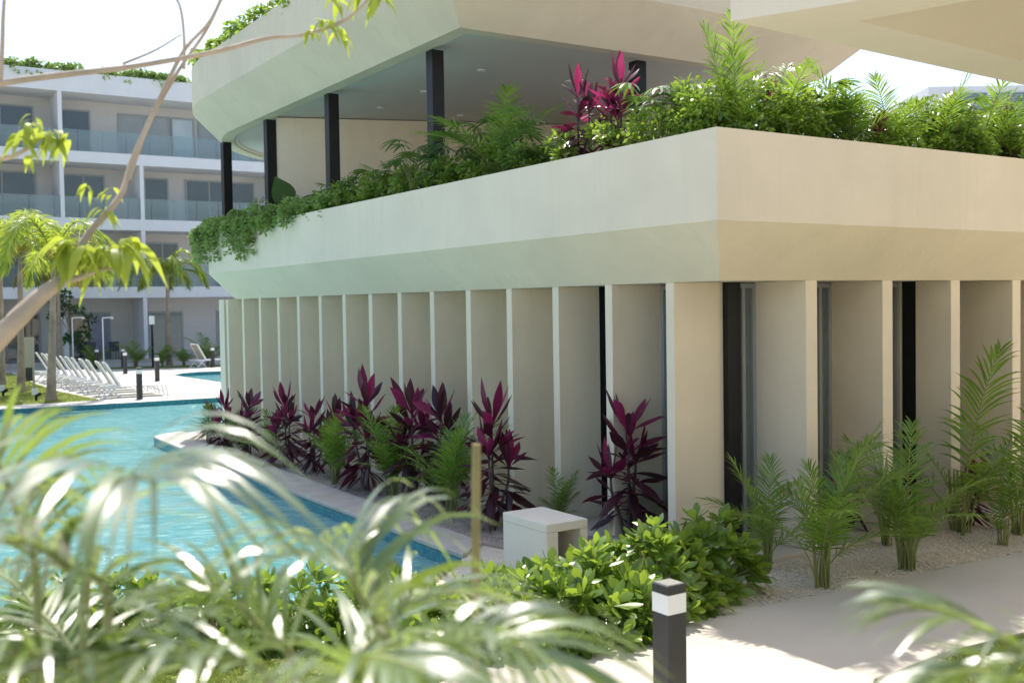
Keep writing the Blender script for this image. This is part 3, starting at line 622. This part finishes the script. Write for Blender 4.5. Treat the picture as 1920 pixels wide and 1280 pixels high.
tag(Qt.build('trailing_foliage', 'trail_leaf'), kind='stuff'); tag(Qst.build('trailing_stems', 'twig'), kind='stuff')
Qu = QB()
for k in range(420):                     # leafy undergrowth along both runs
    if k < 165: s = rng.uniform(-.35, 9.5); c = ST(s, rng.uniform(-.36, .3), ZP+rng.uniform(.02, .45))
    else: c = ST(rng.uniform(-.36, .45), rng.uniform(-.35, 6.6), ZP+.02+.60*rng.random()**1.4)
    cloud(Qu, c, rng.uniform(.10, .23), 85, rng.choice([.055, .075, .10]), .034, .9)
tag(Qu.build('planter_undergrowth', 'shrub_leaf'), kind='stuff')
Qg = QB()
for k in range(46):                      # strap-leaved tufts
    c = ST(rng.uniform(0, 9), rng.uniform(-.02, .3), ZP) if k < 22 else ST(rng.uniform(-.02, .3), rng.uniform(0, 8), ZP); n = 34
    d = rdirs(n, .35, .98); side = unit(np.cross(d, [0, 0, 1])); Qg.strips(np.repeat(np.array(tuple(c))[None], n, 0), d, side, rng.uniform(.3, .52, n), .02, rng.uniform(.2, .55, n), (.6, 1, .9, .7, .4, .05))
tag(Qg.build('strap_leaf_tufts', 'fan_leaf'), kind='stuff')
for i, (s, h, lab) in enumerate(((9.0, .62, 'low dark fan palm in the planter left of the middle black column'), (8.1, .74, 'fan palm directly before the middle black column'),
    (7.1, .82, 'dark fan palm between the two largest black columns'), (6.2, .95, 'spreading fan palm at the foot of the nearest black column'), (5.3, 1.0, 'broad shaded fan palm right of the nearest black column'),
    (4.4, 1.0, 'fan palm in shade where the sunlight starts along the planter'), (3.2, .9, 'fan palm half in sun left of the red ti plants'), (.7, .85, 'sunlit fan palm just left of the planter corner'))):
    fan(ST(s, -.15+.1*(i % 3-1), ZP-.05), h, i % 2, i*1.3, lab)
for i, (t, h, lab) in enumerate(((1.5, .9, 'sunlit fan palm just right of the planter corner'), (3.7, .85, 'fan palm low in the right-hand planter run'), (5.6, 1.0, 'dark fan palm under the canopy edge in the right-hand planter'))):
    fan(ST(-.12, t, ZP-.05), h, i % 2, i*1.7, lab)
def pl_areca(px, py_top, s, t, n, lab, seed, kinds=(0, 1, 2, 3, 4, 5), sp=1.):
    p = ST(s, t, ZP-.05); dz = D(px, py_top, p.y).z-p.z; return areca(p, max(.5, dz)*.98, n+3, lab, seed, 'areca palms in the balcony planter', kinds, sp*1.2)
def atS(px, t):                           # s on plane t seen at pixel column px
    n = VV; d = ray(px, 300); k = (ST(0, t)-Vector((0, 0, HC))).dot(n)/d.dot(n); return st_of(Vector((0, 0, HC))+d*k)[0]
def atT(px, s):
    n = UV; d = ray(px, 300); k = (ST(s, 0)-Vector((0, 0, HC))).dot(n)/d.dot(n); return st_of(Vector((0, 0, HC))+d*k)[1]
pl_areca(745, 300, atS(745, 0), 0, 8, 'shaded feathery palm between the middle black columns', 301)
pl_areca(935, 178, atS(935, 0), 0, 9, 'shaded palm with tall pale fronds right of the nearest black column', 302)
pl_areca(1290, 150, atS(1290, -.1), -.1, 10, 'sunlit feathery palm just left of the planter corner', 303)
for i, (px, top, lab) in enumerate(((1375, 42, 'tallest planter palm, bright yellow-green above the planter corner'), (1460, 108, 'sunlit palm with arching fronds right of the tallest planter palm'), (1590, 118, 'bright palm in front of the far black column'),
    (1665, 150, 'palm against the white sky left of the blue block'), (1745, 132, 'dark-fronded palm in the planter under the canopy edge'), (1835, 148, 'palm in front of the pale blue louvred block'), (1905, 175, 'last palm at the right edge of the planter'))):
    pl_areca(px, top, -.1, atT(px, -.1), 9, lab, 310+i, (0, 3, 1, 5, 4, 3) if i else (2, 0, 4, 1, 3, 5), 1. if i else .8)
def pl_ti(px, top, s, t, var, rot, lab):
    p = ST(s, t, ZP-.05); h = D(px, top, p.y).z-p.z; ti(p, h, var, rot, lab, 'red ti plants in the balcony planter')
pl_ti(1085, 128, atS(1085, 0), 0, 1, .3, 'magenta ti plant at the left of the pair above the planter')
pl_ti(1165, 112, atS(1165, 0), 0, 0, 2.0, 'brighter red ti plant at the right of the pair, before a black column')
pl_ti(1440, 150, .05, atT(1440, .05), 1, 1.0, 'reddish ti plant among the sunlit palms right of the corner')
pl_ti(1650, 215, -.25, atT(1650, -.25), 2, 2.0, 'rusty ti plant low in the right-hand planter')
pl_ti(1880, 190, -.1, atT(1880, -.1), 0, .5, 'dark ti plant at the far right of the planter')
# elephant ear
p = ST(atS(552, .1), .1, ZP); o = thing('elephant_ear', 'elephant ear plant with huge round leaves between two black columns', 'plant', p)
Q1 = QB(); Q2 = QB(); fx = VV; fz = Vector((0, 0, 1))
for dx, hz, L_, tilt in ((-.25, .62, .62, .5), (.25, .42, .5, -.7), (.5, .3, .34, -.9)):
    tip = np.array(tuple(VV*dx+fz*hz)); Q1.tube(curve([(0, 0, 0), tip*[.5, .5, .7], tip], 6), .012, 6)
    d = unit(np.array(tuple(VV*(-math.sin(tilt))*.75+fz*math.cos(tilt)))); sd = unit(np.cross(d, np.array(tuple(-UV))))
    Q2.strips((tip-d*L_*.35)[None], d, sd, L_, L_*.8, .05, (.45, .82, 1, .98, .85, .6, .3, .04), fold=.12)
Q1.build('stalks', 'cane', o); Q2.build('leaves', 'ear_leaf', o)
# roof planting on the pavilion and the hotel
Qr = QB()
for k in range(130):
    s = rng.uniform(7, 18.2); t = -.70 if s < 14.3 else -.70+(5.87-math.sqrt(max(.1, 5.87**2-(s-14.3)**2))); cloud(Qr, ST(s, t+rng.uniform(.05, .6), 8.0+rng.uniform(.05, .35)*(1 if s > 8 else .6)), rng.uniform(.14, .3), 75, .11, .06)
tag(Qr.build('roof_shrubs', 'shrub_leaf'), kind='stuff')
Qh = QB()
for a, e_ in ((-2.2, 3.9), (4.9, 9.5)):
    for k in range(70): cloud(Qh, ST(50.3+rng.uniform(-.1, .5), rng.uniform(a, e_), 14.98+rng.uniform(.0, .34)), rng.uniform(.16, .3), 45, .17, .09)
    for k in range(6): cloud(Qh, ST(49.95, rng.uniform(a, e_), 14.9-rng.uniform(0, .3)), .12, 20, .14, .08)
tag(Qh.build('hotel_roof_hedge', 'trail_leaf'), kind='stuff')
# ================================================================== far garden: royal palms
def royal(px, py, ctop, lab, seed, yellow=.3, lean=0., nf=14, fl=2.3):
    global rng
    rng = np.random.default_rng(seed); p = G(px, py); o = thing('feather_palm', lab, 'palm tree', p, 0, 'feather palms round the pool')
    hz = D(px, ctop, p.y).z; Q = QB(); k = p.y/F; c = curve([(0, 0, 0), (lean*.3, 0, hz*.3), (lean*.7, 0, hz*.7), (lean, 0, hz)], 14)
    rd = np.interp(np.linspace(0, 1, 14), [0, .06, .3, .75, .8, 1], [.19, .15, .12, .085, .10, .05]); Q.tube(c, rd, 10); Q.build('trunk', 'bark', o)
    for i in range(nf):
        az = i*2.4+rng.uniform(-.3, .3); e = rng.uniform(.1, 1); Qf = QB(); up = 1.5*e+.2; L_ = fl*rng.uniform(.8, 1.1); u_ = np.array([math.cos(az), math.sin(az), 0])
        b0 = c[-1]; r_ = [b0, b0+u_*L_*.18+[0, 0, L_*.28*up], b0+u_*L_*.5+[0, 0, L_*.42*up], b0+u_*L_*.82+[0, 0, L_*(.30*up-.1)], b0+u_*L_*1.0+[0, 0, L_*(.12*up-.28)]]
        frond_geo(Qf, r_, 64, .58, .044, 60, 28, .5, .10, rad=.026, jit=.2); Qf.build('frond', ['yellow_palm' if rng.random() < yellow and e < .55 else 'palm_leaf', 'cane'], o)
royal(96, 752, 498, 'tall feather palm in front of the row of loungers', 401, .35, .2, 15, 2.5)
royal(40, 735, 485, 'yellowing feather palm beside the sign board', 402, .5, .1, 13, 2.2)
royal(3, 722, 470, 'feather palm at the far left edge of the lawn', 403, .4, .1, 12, 2.1)
royal(318, 685, 520, 'small feather palm behind the lamp post', 404, .0, 0., 12, 2.3)
royal(113, 692, 520, 'slim far feather palm by the hotel columns', 405, .5, 0., 10, 2.0)
rng = np.random.default_rng(12)
for i, (px, py, h, lab) in enumerate(((255, 688, 1.5, 'dark arching palm bush by the hotel, left of the lamp post'), (305, 688, 1.1, 'dark bush palm at the foot of the small feather palm'), (345, 686, 1.2, 'dark bush palm behind the lone lounger'), (390, 684, 1.6, 'pale bush palm right of the lone lounger'), (175, 690, 1.3, 'dark shrub palm behind the outdoor showers'))):
    areca(G(px, py), h, 13, lab, 420+i, 'bush palms along the hotel', (1, 3, 4, 5, 0), 1.3, 'bush_palm')
def small_tree(px, py, top, lab, seed, w_=.9):
    global rng
    rng = np.random.default_rng(seed); p = G(px, py); hz = D(px, top, p.y).z; o = thing('small_tree', lab, 'tree', p); Q = QB(); Q.tube(curve([(0, 0, 0), (.05, 0, hz*.5), (0, 0, hz)], 8), np.linspace(.09, .03, 8), 7)
    Ql = QB()
    for k in range(15):
        c = rdirs(1)[0]*np.array([w_, w_, hz*.35])+[0, 0, hz*.72]; Q.tube([(0, 0, hz*.45), c*[.6, .6, .95], c], [.03, .02, .01], 5); cloud(Ql, c, .34, 60, .2, .09)
    Q.build('trunk', 'bark', o); Ql.build('crown', 'ear_leaf', o)
small_tree(135, 688, 560, 'dark spindly tree by the hotel porch behind the showers', 431)
rng = np.random.default_rng(13)
# ================================================================== bollards, loungers, posts
def bollard(loc, lab, first=[None]):
    if first[0] is None:
        o = thing('bollard_light', lab, 'bollard', loc, ROT, 'black bollard lights')
        h = .078; b = PB(); b.box((-h-.012, -h-.012, 0), (h+.012, h+.012, .012)); b.build('base_plate', 'charcoal', o)
        b = PB(); b.box((-h, -h, .012), (h, h, .80)); b.build('post', 'charcoal', o, bevel=.006)
        b = PB(); b.box((-h+.001, -h+.001, .80), (h-.001, h-.001, .925)); b.build('lens', 'frosted', o)
        b = PB(); b.box((-h, -h, .925), (h, h, .985)); b.build('cap', 'charcoal', o, bevel=.004)
        b = PB(); b.box((-h+.012, -h+.012, .984), (h-.012, h-.012, .989)); b.build('top_plate', 'steel_bright', o)
        first[0] = o; return o
    return dup(first[0], loc, ROT, lab)
q = G(1255, 1093, .985); bollard((q.x, q.y+.02, 0), 'near black bollard light with white lens at the edge of the path')
for px, py, lab in ((262, 748, 'bollard light in front of the feet of the nearest lounger'), (295, 714, 'bollard light between the loungers and the far pool'), (235, 700, 'front one of two bollard lights almost in line behind the loungers'),
                    (231, 690, 'rear one of two bollard lights almost in line behind the loungers'), (182, 691, 'bollard light peeping over the lounger backs'), (399, 688, 'bollard light beside the lone lounger')):
    bollard(G(px, py), lab)
lo = None; LA = G(192, 746); LB = G(66, 714)
hd = (G(303, 741)-G(191, 747)); hdir = math.atan2(hd.y, hd.x)
def lounger(loc, rot, lab, group):
    global lo
    if lo: return dup(lo, loc, rot, lab, None, group)
    lo = thing('sun_lounger', lab, 'sun lounger', loc, rot, group)
    b = PB(); W2 = .33
    for y in (-W2, W2):
        b.bar((0, y, .36), (1.9, y, .34), .03); b.bar((.02, y, .0), (.42, y, .36), .02); b.bar((.55, y, .0), (.1, y, .34), .018); b.bar((1.9, y, .34), (1.98, y, 0), .022); b.bar((1.45, y, .34), (1.85, y, .12), .016)
        b.bar((.2, y*.94, .18), (.52, y*.94, .5), .016)
    for x, z in ((.02, .02), (.52, .03), (1.97, .05), (1.9, .34), (0, .36), (.5, .36)): b.bar((x, -W2, z), (x, W2, z), .018)
    b.build('frame', 'white_plastic', lo)
    b = PB(); b.box((.5, -W2+.03, .352), (1.88, W2-.03, .364)); b.build('seat_sling', 'white_plastic', lo)
    b = PB(); H0, H1 = Vector((.52, 0, .37)), Vector((.08, 0, 1.12)); dd = (H1-H0)
    f_ = PB(); n_ = Vector((-dd.z, 0, dd.x)).normalized()*.012
    c4 = [H0+Vector((0, -W2+.05, 0)), H0+Vector((0, W2-.05, 0)), H1+Vector((0, W2-.07, 0)), H1+Vector((0, -W2+.07, 0))]
    b.rings([[p_+n_ for p_ in c4], [p_-n_ for p_ in c4]], True, True)
    for y in (-W2+.03, W2-.03): f_.bar(H0+Vector((0, y, 0)), H1+Vector((0, y*.94, 0)), .036)
    f_.bar(H1+Vector((0, -W2+.05, 0)), H1+Vector((0, W2-.05, 0)), .034)
    bk = b.build('backrest', 'sling_fabric', lo); f_.build('back_frame', 'white_plastic', bk)
    return lo
names = ['nearest lounger of the row, its foot end clear of the others', 'second lounger from the near end of the row', 'third lounger from the near end, tight against the fourth', 'fourth lounger from the near end of the row', 'fifth lounger from the near end of the row', 'sixth lounger, in the middle of the row', 'seventh lounger from the near end, just right of the palm trunk',
         'eighth lounger from the near end, just right of and partly behind the palm trunk', 'ninth lounger from the near end, partly behind the palm trunk', 'tenth lounger from the near end, left of the palm trunk', 'farthest lounger of the row, next to the sign board']
for i in range(11):
    k = i/10; off = (.0, -.012, .01, 0, .012, 0, -.01, 0, .015, -.012, 0)[i]
    lounger(LA.lerp(LB, k+off), hdir+.05*math.sin(i*3), 'white ' + names[i], 'white loungers in a row along the lawn')
q = G(362, 689.5); lounger(q, hdir+.35, 'white lounger standing alone with its raised grey back by the far pool', 'lone lounger')
q = G(287, 688); o = thing('lamp_post', 'slim dark lamp post with a white lantern head in front of the hotel', 'lamp post', q)
hz = D(287, 592, q.y).z; b = PB(); b.bar((0, 0, 0), (0, 0, hz-.42), .055, 8); b.build('pole', 'black_steel', o); b = PB(); b.box((-.11, -.11, hz-.42), (.11, .11, hz)); b.build('lantern', 'frosted', o, bevel=.02)
for px, arm, lab in ((138, 20, 'outdoor shower pipe nearer the palm trunk, arm to the right'), (195, 17, 'outdoor shower pipe right of the other two, by the purple curtain'), (98, 18, 'outdoor shower pipe partly hidden behind the palm trunk')):
    q = G(px, 692); o = thing('outdoor_shower', lab, 'shower', q, 0, 'outdoor showers by the pool'); hz = D(px, 596, q.y).z; a = arm*q.y/F
    b = PB(); b.bar((0, 0, 0), (0, 0, hz), .03, 6); b.bar((0, 0, hz), (a, 0, hz+.02), .03, 6); b.build('pipe', 'white_metal', o); b = PB(); b.bar((a-.05, 0, hz), (a+.08, 0, hz-.02), .045, 8); b.build('shower_head', 'white_metal', o)
q = G(55, 730); o = thing('sign_board', 'pale framed sign board on two posts between lawn and loungers', 'sign', q, .35); hz = D(55, 632, q.y).z; k = q.y/F
b = PB(); [b.box((x-.035, -.035, 0), (x+.035, .035, hz)) for x in (-.16, .16)]; b.box((-.125, -.03, hz-.07), (.125, .03, hz)); b.build('frame', 'sign_cream', o)
b = PB(); b.box((-.125, -.015, hz*.42), (.125, .015, hz-.07)); b.build('panel', 'sign_cream', o); b = PB(); b.box((-.125, -.012, hz*.16), (.125, .012, hz*.42)); b.build('lower_panel', 'sign_dark', o)
for px, py, lab in ((68, 752, 'small garden spotlight on the lawn near the palm trunk'), (6, 744, 'small garden spotlight at the left edge of the lawn')):
    q = G(px, py); o = thing('garden_spotlight', lab, 'spotlight', q, .4, 'garden spotlights'); b = PB(); b.bar((0, 0, 0), (0, 0, .16), .04, 8); b.bar((-.02, 0, .15), (.14, -.02, .24), .05, 10); b.build('lamp_body', 'black_steel', o); b = PB(); b.box((-.12, -.02, .2), (.05, .02, .4)); b.build('reflector', 'white_metal', o)
# ================================================================== near blurred palms
def near_palm(loc, lab, fr, seed):
    global rng
    rng = np.random.default_rng(seed); loc = Vector(loc); o = thing('clump_palm', lab, 'palm', loc, 0, 'blurred palms nearest the viewer'); Q = QB()
    for k in range(7):
        a = k*2.1; b0 = Vector((.1*math.cos(a), .1*math.sin(a), 0)); Q.tube(curve([b0, b0*1.7+Vector((0, 0, .7)), b0*2.4+Vector((0, 0, 1.3))], 8), np.linspace(.03, .016, 8), 7)
    Q.build('stems', 'cane', o)
    for f_ in fr:
        pts = f_[0]; L_, n_, dr = f_[1], f_[2], f_[3]; Qf = QB(); base = loc+Vector((rng.uniform(-.1, .1), rng.uniform(-.1, .1), 1.15))
        frond_geo(Qf, [base]+pts, n_, L_, .0175, f_[4] if len(f_) > 4 else 58, f_[5] if len(f_) > 5 else 20, dr, .33, rad=.013, prof=(.5, .9, 1, .9, .7, .4, .05)); Qf.build('frond', ['near_leaf', 'cane'], o, rel=loc)
near_palm((-1.15, 2.35, 0), 'blurred palm at lower left with fronds arching over the pool', [
    ([D(160, 1120, 2.4), D(175, 990, 2.35), D(200, 925, 2.2), D(235, 895, 2.0), D(290, 900, 1.85)], .66, 22, .80, 66, 38),
    ([D(70, 1150, 2.5), D(30, 960, 2.5), D(-20, 850, 2.4), D(-110, 820, 2.3)], .5, 28, .4),
    ([D(200, 1200, 2.1), D(120, 1060, 2.0), D(10, 1010, 1.9), D(-120, 1060, 1.8)], .42, 26, .4),
    ([D(170, 1320, 1.9), D(90, 1240, 1.8), D(-40, 1210, 1.7)], .42, 24, .5),
    ([D(150, 1300, 2.8), D(60, 1130, 3.0), D(-20, 1060, 3.2)], .5, 26, .5)], 501)
near_palm((-.42, 2.3, 0), 'blurred palm at lower middle with a fan of pale glaring leaflets', [
    ([D(760, 1290, 2.15), D(715, 1190, 2.12), D(672, 1110, 2.1), D(640, 1050, 2.15), D(600, 1010, 2.3)], .66, 24, .75, 76, 38),
    ([D(560, 1300, 2.2), D(500, 1190, 2.2), D(420, 1120, 2.2), D(330, 1110, 2.2)], .46, 24, .5),
    ([D(700, 1320, 2.0), D(820, 1230, 1.95), D(930, 1200, 1.9), D(1040, 1240, 1.85)], .46, 20, .75, 60, 34),
    ([D(520, 1330, 1.9), D(420, 1240, 1.85), D(320, 1220, 1.8), D(200, 1270, 1.75)], .40, 26, .5),
    ([D(640, 1340, 1.9), D(650, 1270, 1.8), D(700, 1230, 1.7), D(800, 1260, 1.6)], .36, 24, .5),
    ([D(640, 1330, 2.5), D(700, 1200, 2.6), D(790, 1120, 2.7), D(890, 1110, 2.8)], .45, 26, .5)], 502)
near_palm((1.55, 1.75, 0), 'blurred palm at the lower right corner beside the path', [
    ([D(2050, 1330, 1.9), D(1930, 1230, 1.9), D(1810, 1160, 1.9), D(1700, 1125, 1.9)], .28, 20, .45, 34),
    ([D(2080, 1400, 1.8), D(1980, 1310, 1.8), D(1860, 1260, 1.75), D(1740, 1265, 1.7)], .25, 18, .45, 34)], 503)
a = D(893, 832, 3.1); o = thing('garden_stake', 'pale cut bamboo stake standing blurred before the large ti plant', 'stake', (a.x-.03, a.y, 0)); b = PB(); b.bar((-.02, 0, 0), (.03, 0, a.z), .015, 8, .013); b.build('cane', 'stake_cane', o)
# ================================================================== near tree, upper left
rng = np.random.default_rng(77)
tr = Vector((-3.55, 4.3, 0)); o = thing('tree', 'pale-barked tree leaning in at upper left with drooping yellow-green leaves', 'tree', tr)
Q = QB()
def limb(pts, r0, r1, nm, n=18):
    Q = QB(); Q.tube(curve(pts, n), np.linspace(r0, r1, n), 8); Q.build(nm, 'twig', o, rel=tr)
fork = D(-60, 690, 4.4)
limb([tr, tr+Vector((.1, .05, 1.2)), tr+Vector((.35, .1, 2.1)), fork], .12, .05, 'trunk')
limb([tr+Vector((.2, .05, 1.7)), tr+Vector((-.1, .1, 3.0)), D(-140, 300, 4.5), D(-120, 190, 4.6)], .07, .035, 'trunk')
f2 = D(110, 530, 4.5)
limb([fork, D(20, 610, 4.4), D(70, 560, 4.45), f2], .05, .028, 'branch')
limb([f2, D(165, 440, 4.6), D(225, 368, 4.7), D(248, 300, 4.8), D(300, 185, 4.9), D(345, 95, 5.0), D(395, 38, 5.1), D(430, -40, 5.1)], .017, .006, 'branch', 30)
limb([D(240, 340, 4.75), D(275, 240, 4.9), D(330, 140, 5.0), D(385, 60, 5.1), D(415, 0, 5.2)], .011, .006, 'branch')
limb([f2, D(150, 520, 4.5), D(190, 505, 4.5), D(225, 505, 4.5)], .018, .006, 'branch')
limb([D(-120, 190, 4.6), D(0, 157, 4.6), D(120, 140, 4.7), D(250, 125, 4.8), D(400, 98, 4.9), D(500, 72, 5.0), D(565, 66, 5.0), D(640, 42, 5.0), D(690, 0, 5.0), D(705, -40, 5.0)], .016, .005, 'branch', 34)
limb([D(-120, 300, 4.5), D(0, 298, 4.5), D(40, 285, 4.5), D(75, 262, 4.5)], .014, .006, 'branch')
limb([D(0, 157, 4.6), D(4, 90, 4.6), D(6, 30, 4.6), D(10, -30, 4.6)], .011, .006, 'branch')
limb([D(345, 130, 5.0), D(345, 70, 5.0), D(338, 15, 5.0), D(320, -20, 5.0)], .007, .005, 'branch')
limb([D(230, 120, 4.8), D(290, 95, 4.85), D(340, 65, 4.9)], .006, .003, 'branch')
Ql = QB()
def droop_leaves(px, py, dpt, n, L_, wpx=30):
    for k in range(int(n*1.3)):
        q = D(px+rng.uniform(-wpx, wpx)*.7, py+rng.uniform(-8, 8), dpt+rng.uniform(-.08, .08)); a = rng.uniform(0, 6.28); e = rng.uniform(-.15, .25)
        d = unit(np.array([math.cos(a)*.75, math.sin(a)*.5, e])); sd = unit(np.cross(d, [0, 0, 1.])+rng.normal(0, .25, 3)); l = L_*rng.uniform(.7, 1.1)*.72
        Ql.strips(np.array(tuple(q))[None], d, sd, l, L_*.29, rng.uniform(.9, 1.5), (.1, .45, .8, .98, 1, .88, .62, .3, .04), fold=.12)
for a in ((60, 238, 4.5, 7, .12, 22), (40, 260, 4.5, 5, .13, 14), (95, 252, 4.5, 9, .12, 26), (125, 258, 4.5, 4, .12, 12), (60, 222, 4.5, 3, .09, 10), (50, 286, 4.5, 2, .12, 15), (165, 350, 4.7, 4, .07, 12), (205, 360, 4.7, 4, .07, 14), (200, 395, 4.7, 7, .11, 22),
          (125, 455, 4.5, 9, .19, 26), (170, 465, 4.5, 9, .18, 28), (215, 465, 4.5, 10, .19, 28), (245, 455, 4.5, 6, .2, 14), (160, 495, 4.5, 5, .15, 30), (100, 460, 4.5, 3, .15, 14),
          (578, 55, 5, 5, .09, 12), (605, 40, 5, 8, .1, 22), (628, 58, 5, 4, .1, 12), (645, 70, 5, 2, .1, 5), (620, -5, 5, 3, .12, 10), (637, -5, 5, 3, .13, 8), (695, -15, 5, 7, .14, 24), (715, -10, 5, 4, .15, 8)): droop_leaves(*a)
Ql.build('leaves', 'tree_leaf', o, rel=tr)
